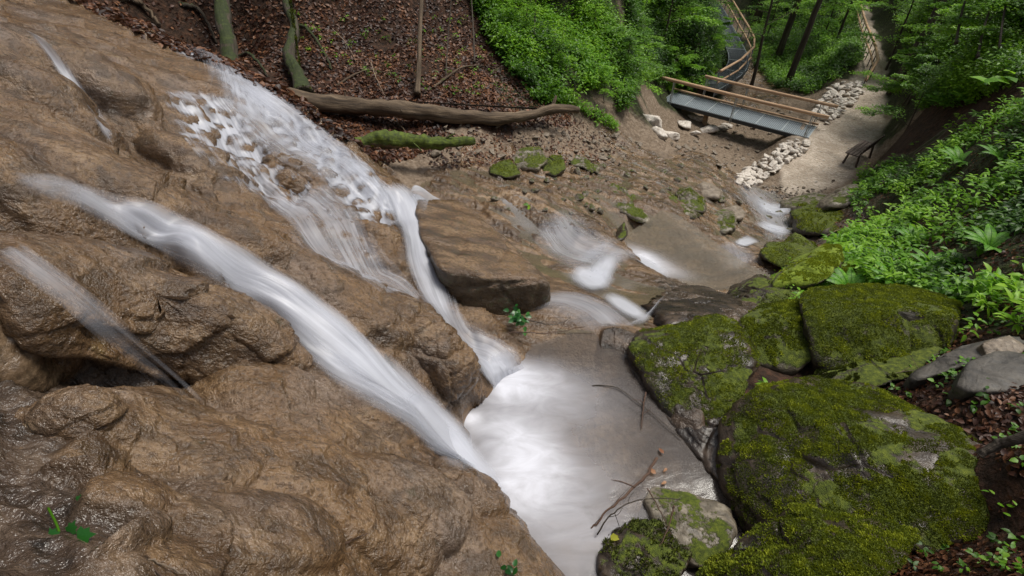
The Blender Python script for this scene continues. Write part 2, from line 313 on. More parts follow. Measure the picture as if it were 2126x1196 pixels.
def rock_material(name, dark, midc, light, moss=0.0, mosscol=((.020, .034, .004), (.075, .115, .010), (.15, .19, .022)), wet=.6, mlo=.0, scale=1.0, strat=(1, 1, 3)):
    m = mat(name); b = NB(m); co = b.n('ShaderNodeTexCoord').outputs['Object']; g = b.n('ShaderNodeNewGeometry')
    st = b.coord(strat, (R(20), R(12), R(30)), co)
    n1 = b.noise(st, 3.2 * scale, 7, .66, .5); n2 = b.noise(co, 16 * scale, 5, .65); n3 = b.noise(co, 60 * scale, 3, .6); 
    c = b.ramp(n1, [(.33, dark), (.5, midc), (.68, light)]); c = b.mix(b.ramp(n2, [(.36, .6), (.5, 0.0)]), c, dark)
    h = b.math('ADD', b.math('ADD', n1, b.math('MULTIPLY', n2, .5)), b.math('MULTIPLY', n3, .2)); rr = b.ramp(n2, [(.3, wet * .6), (.7, wet)])
    if moss > 0:
        nz = b.n('ShaderNodeSeparateXYZ', ins={0: g.outputs['Normal']}).outputs[2]
        f = b.math('ADD', nz, b.math('MULTIPLY', b.math('SUBTRACT', b.noise(co, 2.6 * scale, 6, .7), .5), 2.6))
        f = b.ramp(b.math('ADD', f, mlo), [(max(.02, 1.0 - moss), 0.0), (1.14 - moss, 1.0)])
        mc = b.ramp(b.noise(co, 22 * scale, 5, .7), [(.3, mosscol[0]), (.5, mosscol[1]), (.7, mosscol[2])])
        c = b.mix(f, c, mc); rr = b.mix(f, rr, (.95, .95, .95)); h = b.math('ADD', h, b.math('MULTIPLY', f, b.math('ADD', .5, b.noise(co, 110 * scale, 2, .5))))
    b.done(b.pbr(c, rr, b.bump(h, .8, .02 / scale ** .5))); return m
def coated_shaded_material():
    m = mat('coated_rock_shaded_sides'); b = NB(m); co = b.n('ShaderNodeTexCoord').outputs['Object']; c, r, h = trav_nodes(b, co)
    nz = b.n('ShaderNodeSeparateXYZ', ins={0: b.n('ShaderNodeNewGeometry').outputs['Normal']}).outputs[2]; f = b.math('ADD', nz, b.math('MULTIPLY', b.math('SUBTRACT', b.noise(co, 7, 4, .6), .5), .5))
    side_shade = b.ramp(b.noise(co, 8, 5, .65), [(.3, (.030, .022, .013)), (.55, (.080, .055, .032)), (.7, (.075, .085, .045))])  # shade on the block's upright faces, put into the colour by face direction
    b.done(b.pbr(b.mix(b.ramp(f, [(.42, 0.0), (.60, 1.0)]), side_shade, c), r, b.bump(h, .9, .035))); return m
M['coated'] = coated_shaded_material()
M['slate'] = rock_material('slate', (.018, .016, .014), (.070, .062, .052), (.13, .118, .10), wet=.85)
DM = ((.020, .027, .003), (.065, .088, .006), (.14, .165, .014))
M['darkmoss'] = rock_material('mossy_dark_rock', (.012, .009, .006), (.042, .030, .020), (.10, .075, .052), moss=.22, mosscol=DM, wet=.40)
M['blockmoss'] = rock_material('mossy_block', (.018, .015, .009), (.055, .045, .028), (.12, .10, .065), moss=.42, mosscol=DM, wet=.7)
M['brightmoss'] = rock_material('bright_moss_rock', (.05, .045, .03), (.12, .105, .065), (.20, .175, .12), moss=.65, mosscol=((.06, .085, .006), (.15, .21, .012), (.24, .30, .03)), wet=.8)
M['darkwet'] = rock_material('dark_wet_rock', (.008, .006, .005), (.030, .020, .013), (.09, .062, .042), wet=.38, strat=(1, 1, 4))
M['wetrock'] = rock_material('wet_brown_rock', (.03, .02, .012), (.12, .078, .045), (.24, .165, .10), wet=.34)
M['streamrock'] = rock_material('stream_rock', (.05, .042, .03), (.15, .125, .09), (.29, .255, .20), moss=.12, mosscol=DM, wet=.6, scale=1.4)
M['white'] = rock_material('limestone', (.30, .25, .20), (.58, .52, .46), (.76, .72, .66), wet=.9, scale=2, strat=(1, 1, 1))
M['cobble'] = rock_material('cobble', (.08, .06, .042), (.19, .15, .11), (.32, .27, .21), wet=.8, scale=2)

def leaf_material(name, a, bcol, c, trans=.35, rough=.45):
    m = mat(name); b = NB(m); r = b.attr('lc', 2)
    col = b.ramp(r, [(0.05, a), (.5, bcol), (.95, c)])
    nz = b.noise(b.n('ShaderNodeTexCoord').outputs['Object'], 2.2, 3, .5); col = b.mix(b.ramp(nz, [(.35, .35), (.6, 0.0)]), col, a)
    p = b.pbr(col, rough, spec=.35); t = b.n('ShaderNodeBsdfTranslucent', ins={0: b.mix(.4, col, c)}).outputs[0]
    mx = b.n('ShaderNodeMixShader', ins={0: trans, 1: p, 2: t}); b.done(mx.outputs[0]); return m
M['leaf'] = leaf_material('leaf_green', (.028, .085, .005), (.10, .25, .010), (.24, .46, .024))
M['leafbright'] = leaf_material('leaf_bright', (.07, .20, .006), (.18, .40, .014), (.32, .56, .04), .48)
M['leafdark'] = leaf_material('leaf_dark', (.012, .045, .004), (.050, .145, .010), (.15, .32, .025))
M['fern'] = leaf_material('fern_green', (.06, .20, .012), (.13, .36, .02), (.22, .46, .05), .4)
M['ivy'] = leaf_material('ivy_green', (.008, .05, .008), (.018, .10, .014), (.05, .18, .03), .2, .3)
M['moss'] = leaf_material('moss_green', (.035, .050, .003), (.13, .17, .008), (.33, .37, .022), .25, .8)
M['mossbright'] = leaf_material('moss_bright', (.12, .16, .006), (.24, .30, .012), (.38, .43, .035), .25, .8)
M['mossdark'] = leaf_material('moss_dark', (.014, .020, .003), (.048, .064, .005), (.12, .145, .012), .2, .8)
M['litter'] = leaf_material('dead_leaf', (.016, .006, .004), (.075, .026, .011), (.24, .11, .052), .15, .5)
M['yellowleaf'] = leaf_material('yellow_leaf', (.35, .36, .03), (.45, .46, .05), (.5, .5, .08), .4, .5)
M['orangeleaf'] = leaf_material('orange_leaf', (.22, .085, .035), (.30, .13, .055), (.42, .23, .12), .3, .5)
def bark_material(name, a, c, l, moss=0.0, mcol=(.045, .085, .006)):
    m = mat(name); b = NB(m); co = b.n('ShaderNodeTexCoord').outputs['Object']; g = b.n('ShaderNodeNewGeometry')
    n = b.noise(b.attr('uvw', 1), 1.0, 6, .7, .4); n2 = b.noise(co, 14, 5, .6)
    col = b.ramp(n, [(.3, a), (.5, c), (.7, l)]); h = b.math('ADD', n, b.math('MULTIPLY', n2, .4))
    if moss > 0:
        nz = b.n('ShaderNodeSeparateXYZ', ins={0: g.outputs['Normal']}).outputs[2]
        f = b.math('ADD', b.math('MULTIPLY', nz, .5), b.math('MULTIPLY', b.noise(co, 2.4, 5, .65), 1.3)); f = b.ramp(f, [(.95 - moss * .7, 0.0), (1.08 - moss * .7, 1.0)])
        mc = b.ramp(n2, [(.3, (.014, .024, .003)), (.5, mcol), (.7, tuple(x * 1.8 for x in mcol))]); col = b.mix(f, col, mc)
    b.done(b.pbr(col, .85, b.bump(h, .8, .03))); return m
M['bark'] = bark_material('bark', (.020, .015, .010), (.062, .048, .034), (.13, .105, .08))
M['mossbark'] = bark_material('mossy_bark', (.012, .009, .006), (.040, .030, .019), (.09, .070, .048), moss=.05, mcol=(.022, .032, .004))
M['log'] = bark_material('log_bark', (.020, .013, .008), (.085, .057, .033), (.20, .145, .092))
M['mosslog'] = bark_material('moss_log_bark', (.030, .020, .012), (.09, .06, .035), (.16, .12, .07), moss=.8, mcol=(.060, .085, .006))
M['twig'] = bark_material('twig', (.045, .025, .018), (.12, .065, .042), (.22, .14, .10))
M['paletwig'] = bark_material('pale_twig', (.16, .11, .07), (.30, .22, .15), (.42, .34, .26))
M['larch'] = bark_material('larch_pole', (.26, .15, .085), (.47, .30, .18), (.62, .46, .31))
M['benchwood'] = bark_material('bench_wood', (.030, .022, .018), (.070, .052, .042), (.13, .10, .085))
def steel_material(name, col, rough=.5, metal=.6):
    m = mat(name); b = NB(m); n = b.noise(b.n('ShaderNodeTexCoord').outputs['Object'], 9, 4, .6)
    b.done(b.pbr(b.mix(n, tuple(x * .7 for x in col), tuple(min(1, x * 1.25) for x in col)), rough, Metallic=metal)); return m
M['steel'] = steel_material('galvanised_steel', (.22, .26, .29), .55, .15); M['beam'] = steel_material('beam_steel', (.035, .040, .045), .7, .1); M['lightsteel'] = steel_material('light_steel', (.42, .46, .48))
def grating_material():
    m = mat('grating'); b = NB(m); uv = b.attr('uvw', 1)
    s = b.n('ShaderNodeSeparateXYZ', ins={0: uv}); 
    def bars(v, per, wd): return b.math('LESS_THAN', b.math('FRACT', b.math('DIVIDE', v, per)), wd)
    f = b.math('MAXIMUM', bars(s.outputs[0], .045, .35), bars(s.outputs[1], .06, .3))
    p = b.pbr((.22, .25, .27), .45, Metallic=.5); t = b.n('ShaderNodeBsdfTransparent').outputs[0]
    b.done(b.n('ShaderNodeMixShader', ins={0: f, 1: t, 2: p}).outputs[0]); return m
M['grating'] = grating_material()
def flow_material():
    # long-exposure white water: soft fibres along the flow (attribute st = metres across, metres along)
    m = mat('white_water'); b = NB(m); st = b.attr('st', 1); a = b.n('ShaderNodeSeparateColor', ins={0: b.attr('wd')})
    edge, dens, soft = a.outputs
    f1 = b.noise(b.n('ShaderNodeMapping', ins={0: st, 'Scale': (34, 1.1, 1)}).outputs[0], 1, 4, .6, .15); f2 = b.noise(b.n('ShaderNodeMapping', ins={0: st, 'Scale': (7, .7, 1)}).outputs[0], 1, 4, .55, .4)
    f3 = b.noise(b.n('ShaderNodeTexCoord').outputs['Object'], 3.0, 3, .5)
    s = b.math('ADD', b.math('MULTIPLY', f1, .45), b.math('ADD', b.math('MULTIPLY', f2, .6), b.math('MULTIPLY', f3, .25)))
    s = b.mapr(s, .44, .88, 0, 1); s = b.mix(soft, s, (.8, .8, .8))
    x = b.math('MULTIPLY', b.math('MULTIPLY', edge, dens), 1.45); k_ = b.math('MULTIPLY', b.math('SUBTRACT', 1.0, s), b.math('SUBTRACT', 1.05, b.math('MULTIPLY', soft, .5)))
    al = b.mapr(b.math('SUBTRACT', x, k_), -.12, 1.0, 0, 1); al = b.math('MULTIPLY', al, b.mapr(edge, 0, .25, 0, 1))
    al = b.math('MINIMUM', al, .90)
    p = b.pbr(b.mix(s, (.36, .375, .43), (.68, .70, .77)), .35, b.bump(f1, .25, .02), .4)
    t = b.n('ShaderNodeBsdfTransparent').outputs[0]; tr = b.n('ShaderNodeBsdfTranslucent', ins={0: (.7, .72, .78)}).outputs[0]
    w_ = b.n('ShaderNodeMixShader', ins={0: .25, 1: p, 2: tr}).outputs[0]
    b.done(b.n('ShaderNodeMixShader', ins={0: al, 1: t, 2: w_}).outputs[0]); return m
M['flow'] = flow_material()
def pool_material(name, murk, murk_a, rough=.14):
    m = mat(name); b = NB(m); co = b.n('ShaderNodeTexCoord').outputs['Object']; foam = b.attr('foam', 2)
    n = b.noise(b.coord((1.3, 3.2, 1), (0, 0, R(-50)), co), 1.7, 5, .6, 1.1); n2 = b.noise(co, 1.2, 4, .5)
    f = b.math('MULTIPLY', foam, b.math('ADD', .42, b.math('MULTIPLY', n, .95)), True)
    a = b.math('ADD', b.math('MULTIPLY', n2, .2), murk_a - .1)
    dif = b.pbr(murk, .6, b.bump(n, .12, .03), .2); t = b.n('ShaderNodeBsdfTransparent', ins={0: (.86, .84, .78)}).outputs[0]
    gl = b.n('ShaderNodeBsdfGlossy', ins={0: (1, 1, 1), 1: rough, 'Normal': b.bump(n, .12, .03)}).outputs[0]; fr = b.n('ShaderNodeFresnel', ins={0: 1.33}).outputs[0]
    body = b.n('ShaderNodeMixShader', ins={0: a, 1: t, 2: dif}).outputs[0]; body = b.n('ShaderNodeMixShader', ins={0: b.math('MULTIPLY', fr, 1.0, True), 1: body, 2: gl}).outputs[0]
    wh = b.pbr((.60, .61, .67), .6, spec=.1)
    b.done(b.n('ShaderNodeMixShader', ins={0: f, 1: body, 2: wh}).outputs[0]); return m
M['pool'] = pool_material('pool_water', (.15, .12, .10), .30); M['clearpool'] = pool_material('clear_pool', (.16, .13, .085), .42, .12)

# ------------------------------------------------------------------ mesh helpers
def mesh_np(name, V, F, m=None, parent=None, smooth=True, attrs=None):
    """V (n,3), F (m,k) or list of such arrays; attrs {name: (n,) or (n,3)} become point attributes"""
    me = bpy.data.meshes.new(name); Fs = F if isinstance(F, list) else [F]; Fs = [np.asarray(f, np.int32) for f in Fs if len(f)]
    me.vertices.add(len(V)); me.vertices.foreach_set('co', np.asarray(V, np.float32).ravel())
    li = np.concatenate([f.ravel() for f in Fs]); tot = np.concatenate([np.full(len(f), f.shape[1], np.int32) for f in Fs]); st = np.concatenate([[0], np.cumsum(tot)[:-1]]).astype(np.int32)
    me.loops.add(len(li)); me.loops.foreach_set('vertex_index', li); me.polygons.add(len(tot)); me.polygons.foreach_set('loop_start', st); me.polygons.foreach_set('loop_total', tot)
    me.update(calc_edges=True)
    for k, a in (attrs or {}).items():
        a = np.asarray(a, np.float32)
        if a.ndim == 1: at = me.attributes.new(k, 'FLOAT', 'POINT'); at.data.foreach_set('value', a)
        else: at = me.attributes.new(k, 'FLOAT_VECTOR', 'POINT'); at.data.foreach_set('vector', a.ravel())
    o = bpy.data.objects.new(name, me); C.collection.objects.link(o)
    if smooth: me.shade_smooth()
    if m is not None: me.materials.append(m)
    if parent is not None: o.parent = parent
    return o
def tag(o, label=None, cat=None, group=None, kind=None):
    if label: o['label'] = label
    if cat: o['category'] = cat
    if group: o['group'] = group
    if kind: o['kind'] = kind
    return o
def thing(name, label, cat, loc=(0, 0, 0), group=None):
    o = bpy.data.objects.new(name, None); C.collection.objects.link(o); o.location = loc; o.empty_display_size = .2
    return tag(o, label, cat, group)
def nrm(v): v = np.asarray(v, float); return v / (np.linalg.norm(v, axis=-1, keepdims=True) + 1e-12)
class Geo:
    """collects geometry, then builds one mesh"""
    def __init__(s): s.V = []; s.F4 = []; s.F3 = []; s.U = []; s.n = 0
    def add(s, V, F, U=None):
        V = np.asarray(V, float); F = np.asarray(F)
        s.V.append(V); s.U.append(np.zeros((len(V), 3)) if U is None else np.asarray(U, float)); (s.F4 if F.shape[1] == 4 else s.F3).append(F + s.n); s.n += len(V)
    def tube(s, P, rad, sides=8, rough=0.0, seed=0, cap=True, us=4.0):
        P = np.asarray(P, float); n = len(P); rad = np.broadcast_to(np.asarray(rad, float), (n,)) if np.ndim(rad) < 2 else rad
        T = nrm(np.gradient(P, axis=0)); up = np.array([0, 0, 1.0]) if abs(T[0][2]) < .9 else np.array([1.0, 0, 0]); A = []
        a = nrm(np.cross(T[0], up))
        for k in range(n): a = nrm(a - T[k] * (a @ T[k])); A.append(a)
        A = np.array(A); Bn = np.cross(T, A); th = np.linspace(0, 2 * np.pi, sides, endpoint=False)
        rr = np.repeat(rad[:, None], sides, 1)
        V = P[:, None] + (A[:, None] * np.cos(th)[None, :, None] + Bn[:, None] * np.sin(th)[None, :, None]) * rr[..., None]
        V = V.reshape(-1, 3)
        L = np.concatenate([[0], np.cumsum(np.linalg.norm(np.diff(P, axis=0), axis=1))])
        U = np.stack([np.broadcast_to(np.cos(th)[None] * us * .6, (n, sides)), np.broadcast_to(np.sin(th)[None] * us * .6, (n, sides)), np.broadcast_to(L[:, None] * us * .35, (n, sides))], -1).reshape(-1, 3) + seed * 3.7
        if rough > 0:
            nr = nrm(V - np.repeat(P, sides, 0)); V = V + nr * (fbm(V * (1.2 / max(rad.max(), .02)), 3, seed) * rough * np.repeat(rad, sides))[:, None]
        i = np.arange(n * sides).reshape(n, sides); j = np.roll(i, -1, 1)
        s.add(V, np.stack([i[:-1], i[1:], j[1:], j[:-1]], -1).reshape(-1, 4), U)
        if cap:
            for k, e in ((0, i[0]), (n - 1, i[-1])):
                base = s.n - n * sides; c = s.n; s.V.append(P[k][None]); s.U.append(U[[k * sides]]); s.n += 1
                e = e + base; f = np.stack([e, np.roll(e, -1), np.full(sides, c)], -1); s.F3.append(f if k == 0 else f[:, ::-1])
        return s
    def box(s, c, dx, dy, dz, hx, hy, hz, us=1.0):
        """box about c with unit axes dx,dy,dz and half sizes"""
        c, dx, dy, dz = map(lambda q: np.asarray(q, float), (c, dx, dy, dz)); V = []; U = []
        F = []
        for ax, bx, cx_, h, k, l in ((dx, dy, dz, hx, hy, hz), (dy, dz, dx, hy, hz, hx), (dz, dx, dy, hz, hx, hy)):
            for sg in (1, -1):
                n0 = len(V); q = [(-1, -1), (1, -1), (1, 1), (-1, 1)]
                if sg < 0: q = q[::-1]
                for p, r_ in q:
                    v = c + ax * h * sg + bx * k * p + cx_ * l * r_; V.append(v); U.append([(v - c) @ dx * us, (v - c) @ dy * us * 6, (v - c) @ dz * us * 6])
                F.append([n0, n0 + 1, n0 + 2, n0 + 3])
        s.add(V, F, U); return s
    def build(s, name, m, parent=None, smooth=True):
        V = np.concatenate(s.V); F = []
        if s.F4: F.append(np.concatenate(s.F4))
        if s.F3: F.append(np.concatenate(s.F3))
        o = mesh_np(name, V, F, m, parent, smooth, {'uvw': np.concatenate(s.U)})
        return o
def leaves_np(P, D, N, L, W, rng, shape=1, bend=.25, fold=.25):
    """many leaves: base P, direction D, normal N, length L, width W. shape 0: 4 verts, 1: 6 verts pointed oval"""
    n = len(P); D = nrm(D); S = nrm(np.cross(N, D)); N = nrm(np.cross(D, S)); L = L[:, None]; W = W[:, None]
    if shape == 0:
        V = np.stack([P, P + D * L * .45 + S * W * .5 + N * W * fold * .5, P + D * L - N * L * bend * .5, P + D * L * .45 - S * W * .5 + N * W * fold * .5], 1).reshape(-1, 3)
        b = np.arange(n)[:, None] * 4; F = np.concatenate([b + [[0, 2, 1]], b + [[0, 3, 2]]])
        k = 4
    else:
        m1 = P + D * L * .28; m2 = P + D * L * .68 - N * L * bend * .35; tip = P + D * L - N * L * bend
        V = np.stack([P, m1 + S * W * .46 + N * W * fold * .4, m2 + S * W * .36 + N * W * fold * .3, tip, m2 - S * W * .36 + N * W * fold * .3, m1 - S * W * .46 + N * W * fold * .4, P + D * L * .5 - N * L * bend * .12], 1).reshape(-1, 3)
        b = np.arange(n)[:, None] * 7; F = np.concatenate([b + [[a_, c_, 6]] for a_, c_ in ((0, 5), (5, 4), (4, 3), (3, 2), (2, 1), (1, 0))]); k = 7
    return V, F, k
def leaf_obj(name, P, D, N, L, W, m, rng, shape=0, parent=None, bend=.25, fold=.25, lc=None):
    V, F, k = leaves_np(P, D, N, L, W, rng, shape, bend, fold); lc = rng.random(len(P)) if lc is None else lc
    return mesh_np(name, V, F, m, parent, False, {'lc': np.repeat(lc, k)})

# ------------------------------------------------------------------ terrain
Q = float(__import__('os').environ.get('SCENE_Q', '1'))       # mesh density, 1 = full
NA, NR = int(1150 * Q), int(860 * Q)
ang = np.radians(np.concatenate([np.linspace(-180, -74, 34)[:-1], np.linspace(-74, 74, NA), np.linspace(74, 180, 34)[1:-1]]))
rad = np.geomspace(.15, 150, NR); AA, RR = np.meshgrid(ang, rad); na = len(ang)
XY = np.stack([(RR * np.sin(AA)).ravel(), (RR * np.cos(AA)).ravel()], 1)
Z = height(XY); V0 = np.column_stack([XY, Z]); G3 = V0.reshape(NR, na, 3)
tr_ = np.gradient(G3, axis=0); ta = np.roll(G3, -1, 1) - np.roll(G3, 1, 1); Nn = nrm(np.cross(ta, tr_)).reshape(-1, 3); Nn[Nn[:, 2] < 0] *= -1
# ground kinds, from the nearest surveyed points
KS = ['T', 'B', 'R', 'D', 'L', 'G', 'P']; ci = np.array([KS.index({'W': 'B', 'F': 'G', 'K': 'L'}.get(k, k)) for k in CK])
W8 = np.zeros((len(XY), 7)); jit = np.stack([fbm(V0 * 1.3, 3, 5), fbm(V0 * 1.3, 3, 9)], 1) * .045
for s in range(0, len(XY), 20000):
    q = chart(XY[s:s + 20000]) + jit[s:s + 20000]; d2 = ((q[:, None] - _cc[None]) ** 2).sum(-1); k = 1.0 / (d2 + 2e-5) ** 4
    for c in range(7): W8[s:s + 20000, c] = k[:, ci == c].sum(1)
W8 /= W8.sum(1, keepdims=True); W8 = sstep(.15, .85, W8); 
mp = (XY[:, 1] > 12) & (XY[:, 1] < 50) & (XY[:, 0] > 5); pk = np.zeros(len(XY)); d_, hw_ = seg_dist(XY[mp], PATH)
pk[mp] = 1 - sstep(hw_ * .85, hw_ * 1.15, d_ + fbm(V0[mp] * 1.7, 3, 3) * .25); W8 *= (1 - pk)[:, None]; W8[:, 6] = pk; W8 /= W8.sum(1, keepdims=True) + 1e-9
def near_mask(V, spots):
    m = np.zeros(len(V))
    for px, py, r_, a_ in spots:
        c = hit(px, py)[0]; m = np.maximum(m, a_ * np.exp(-((V - c) ** 2).sum(1) / (r_ * r_)))
    return m
# bulbous crust where the water falls over it
BULB = [(440, 270, .5, .75), (560, 330, .6, .9), (660, 350, .5, .8), (600, 390, .35, .9), (500, 370, .45, .7), (620, 290, .5, .6), (700, 330, .45, .7), (770, 400, .4, .8), (800, 470, .35, .9), (720, 430, .4, .7), (690, 480, .3, .5),
        (780, 530, .35, .8), (430, 430, .3, .5), (300, 240, .4, .4)]
BULB2 = [(930, 720, .30, 1.0), (970, 780, .3, 1.0), (880, 660, .25, .7), (940, 830, .25, .9), (820, 690, .3, .35)]
# tongues of crust: (pixel of the rounded front, length, half width, height, heading in degrees anticlockwise from +X)
TONGUES = [(610, 985, .75, .26, .16, 0), (790, 1055, .6, .24, .15, -8), (350, 1085, .42, .18, .13, 4), (960, 1120, .5, .26, .18, -20), (690, 1180, .4, .2, .12, -10), (150, 1130, .3, .14, .08, 10),
           (880, 930, .5, .18, .14, -20), (640, 850, .7, .25, .10, -12), (430, 905, .6, .25, .12, -5), (1050, 1075, .4, .15, .14, -25), (420, 470, .9, .30, .22, -5), (330, 245, .8, .3, .24, 5), (500, 400, .6, .24, .16, 0), (200, 180, .7, .2, .14, 10),
           (180, 250, .7, .16, .14, 0), (245, 320, .6, .13, .12, 0), (420, 445, .5, .15, .10, -5), (600, 545, .8, .2, .12, -8), (740, 600, .6, .2, .10, -8), (860, 720, .6, .25, .14, -15), (300, 590, .5, .2, .10, -5), (480, 640, .5, .2, .1, -5), (620, 380, .4, .16, .12, 10),
           (560, 440, .35, .14, .10, 5), (740, 500, .4, .15, .1, 5), (830, 500, .4, .16, .12, 0), (260, 980, .4, .2, .1, 0), (230, 780, .3, .2, .1, 0), (480, 215, .7, .2, .08, 10), (380, 180, .6, .16, .07, 10), (900, 1190, .4, .2, .14, -20), (300, 1150, .3, .14, .1, 5), (90, 400, .7, .2, .07, 0), (260, 460, .6, .18, .07, -5), (300, 380, .5, .14, .07, -5)]
def tongues(P):
    d = np.zeros(len(P))
    for px, py, L_, w_, h_, hd in TONGUES:
        c = hit(px, py)[0]; q = P - c; ch, sh = math.cos(R(hd)), math.sin(R(hd)); k = (np.abs(q[:, 0]) < L_ * 1.4) & (np.abs(q[:, 1]) < L_ * 1.4)
        if not k.any(): continue
        q = q[k]; wob = fbm(P[k] * 3.3, 3, 97) * .32
        s_ = (q[:, 0] * ch + q[:, 1] * sh); t_ = (-q[:, 0] * sh + q[:, 1] * ch) / w_
        sf = np.where(s_ > -w_, (s_ + w_) / w_, (s_ + w_) / (L_ * 1.0)); r2 = sf ** 2 * (1 + wob) + t_ ** 2 * (1 + wob); prof = np.sqrt(np.clip(1 - r2, 0, 1)) ** .8
        d[k] = np.maximum(d[k], prof * h_ * .75)
    return d
def crust(P, N):
    """carbonate relief: returns displacement along the normal"""
    f = P @ np.array([[1, .2, -.45], [-.2, 1, 0], [.45, 0, 1]]).T; fs = f * np.array([.8, 2.6, 2.6])
    fw = f + np.stack([fbm(P * 2.2, 2, 45), fbm(P * 2.2, 2, 46), fbm(P * 2.2, 2, 47)], 1) * .18; mk = sstep(-.35, .35, fbm(P * .8, 2, 61))
    d = fbm(P * 1.4, 3, 11) * .05 + fbm(fs * 3.0, 4, 21) * .016 + fbm(P * 9, 4, 35, .6, True) * .008 + fbm(P * 28, 3, 31) * .0045
    d += scales(fw * np.array([1.5, 2.6, 2.2]), 401) * .105 * (.35 + .65 * mk) + scales(fw * np.array([4.2, 6.5, 5.5]), 411) * .024 * (1.1 - .7 * mk) + scales(fw * np.array([11, 17, 14]), 421) * .010
    m1 = near_mask(P, BULB); k = m1 > .05
    if k.any():
        q = P[k]; F1, F2 = worley(q * np.array([5.6, 5.6, 4.4]) + fbm(q * 4, 2, 72)[:, None] * .35, 78)
        d[k] += (np.sqrt(np.clip(1 - (F1 / .72) ** 2, 0, 1)) * .17 - .05) * m1[k]
    m2 = near_mask(P, BULB2); k = m2 > .05
    if k.any():
        q = P[k]; F1, F2 = worley(q * np.array([8.5, 8.5, 7.5]) + fbm(q * 6, 2, 73)[:, None] * .4, 79)
        d[k] += (np.sqrt(np.clip(1 - (F1 / .74) ** 2, 0, 1)) * .075 + fbm(q * 2.5, 3, 74) * .07) * m2[k]
    return d
near = np.sqrt((XY ** 2).sum(1)); disp = np.zeros(len(XY))
k = W8[:, 0] > .02; disp[k] += (crust(V0[k], Nn[k]) + tongues(V0[k])) * W8[k, 0]
k = W8[:, 1] > .02; q = V0[k]; qs = q @ np.array([[.8, -.6, 0], [.6, .8, 0], [0, 0, 1]]).T * np.array([.55, 1.9, 1])
s_ = fbm(qs * .8, 3, 15) * 3 + qs[:, 1] * .6; saw = s_ - np.floor(s_)
disp[k] += (fbm(qs * 1.2, 4, 13) * .09 + np.where(saw < .85, saw / .85, (1 - saw) / .15) * .07 - .035 + fbm(q * 5, 4, 14) * .03 + (lambda F: np.clip(F[1] - F[0], 0, .18) * .35)(worley(qs * np.array([1.5, 1.5, 1]), 19))) * W8[k, 1] * sstep(4.6, 7.5, near[k]) + fbm(q * 9, 3, 17) * .006
k = W8[:, 2] > .02; q = V0[k]; disp[k] += (fbm(q * np.array([1.6, 1.6, 5]), 5, 23, .6, True) * .09 + fbm(q * 9, 3, 24) * .015) * W8[k, 2]
k = W8[:, 3] > .02; q = V0[k]; F1, F2 = worley(q * 3.2, 81); G1, _ = worley(q * 8, 84); disp[k] += (fbm(q * 1.1, 4, 25) * .16 + (.6 - F1) * .10 + (.6 - G1) * .04) * W8[k, 3]
k = (W8[:, 4] + W8[:, 5]) > .02; q = V0[k]; disp[k] += (fbm(q * .45, 4, 26) * .32 * sstep(3, 14, near[k]) + fbm(q * 2.2, 4, 27) * .07 + fbm(q * 9, 2, 28) * .02) * (W8[k, 4] + W8[k, 5])
k = W8[:, 6] > .02; q = V0[k]; disp[k] += (fbm(q * 1.2, 3, 29) * .03 + fbm(q * 7, 3, 30) * .018) * W8[k, 6]
nk = (W8[:, 0] + W8[:, 2])[:, None]; V1 = V0 + (Nn * nk + np.array([0, 0, 1.0]) * (1 - nk)) * disp[:, None]
idx = np.arange(NR * na).reshape(NR, na); jx = np.roll(idx, -1, 1)
F = np.stack([idx[:-1], jx[:-1], jx[1:], idx[1:]], -1).reshape(-1, 4)[:, ::-1]
lab = W8.argmax(1); fl_ = lab[F[:, 0]]
c0 = len(V1)
def sub_mesh(name, sel, extra=None, label=None):
    f = F[sel]; u, inv = np.unique(f, return_inverse=True); inv = inv.reshape(f.shape)
    o = mesh_np(name, V1[u], [inv], M['ground'], None, True, {'wa': W8[u][:, [0, 1, 2]], 'wb': W8[u][:, [3, 4, 5]], 'wp': W8[u, 6]}); o['kind'] = 'structure'; return o
inner = F[:, 0] < 0
sub_mesh('travertine_slope', fl_ == 0); sub_mesh('stream_bed', (fl_ == 1) | (fl_ == 2)); sub_mesh('gravel_path', fl_ == 6); sub_mesh('dirt_bank', fl_ == 3)
sub_mesh('forest_floor', (fl_ == 4)); sub_mesh('green_hillside', fl_ == 5)
# close the little hole under the lens
cv = np.vstack([V1[:na], V1[:na].mean(0)[None]]); ii = np.arange(na); o = mesh_np('ground', cv, [np.stack([ii, np.roll(ii, -1), np.full(na, na)], 1)], M['ground'], None, True, {'wa': np.tile([1., 0, 0], (na + 1, 1)), 'wb': np.zeros((na + 1, 3)), 'wp': np.zeros(na + 1)}); o['kind'] = 'structure'
# fast lookup of the finished surface
def surf(XYq):
    """height of the finished (displaced) ground by bilinear lookup"""
    XYq = np.atleast_2d(XYq); X0 = XYq
    for _ in range(3): XYq = X0 - _bil(XYq, SHX, SHY)
    return _bil(XYq, V1[:, 2].reshape(NR, na))
SHX, SHY = (V1[:, 0] - V0[:, 0]).reshape(NR, na), (V1[:, 1] - V0[:, 1]).reshape(NR, na)
def _bil(XYq, *Zs):
    r_ = np.sqrt((XYq ** 2).sum(1)); a_ = np.arctan2(XYq[:, 0], XYq[:, 1])
    fr = np.clip(np.log(np.clip(r_, .15, 149) / .15) / np.log(150 / .15) * (NR - 1), 0, NR - 1.001); fa = np.interp(a_, ang, np.arange(na)); fa = np.clip(fa, 0, na - 1.001)
    i, j = fr.astype(int), fa.astype(int); u, v = fr - i, fa - j
    o = [Zg[i, j] * (1 - u) * (1 - v) + Zg[i + 1, j] * u * (1 - v) + Zg[i, j + 1] * (1 - u) * v + Zg[i + 1, j + 1] * u * v for Zg in Zs]
    return o[0] if len(o) == 1 else np.column_stack(o)
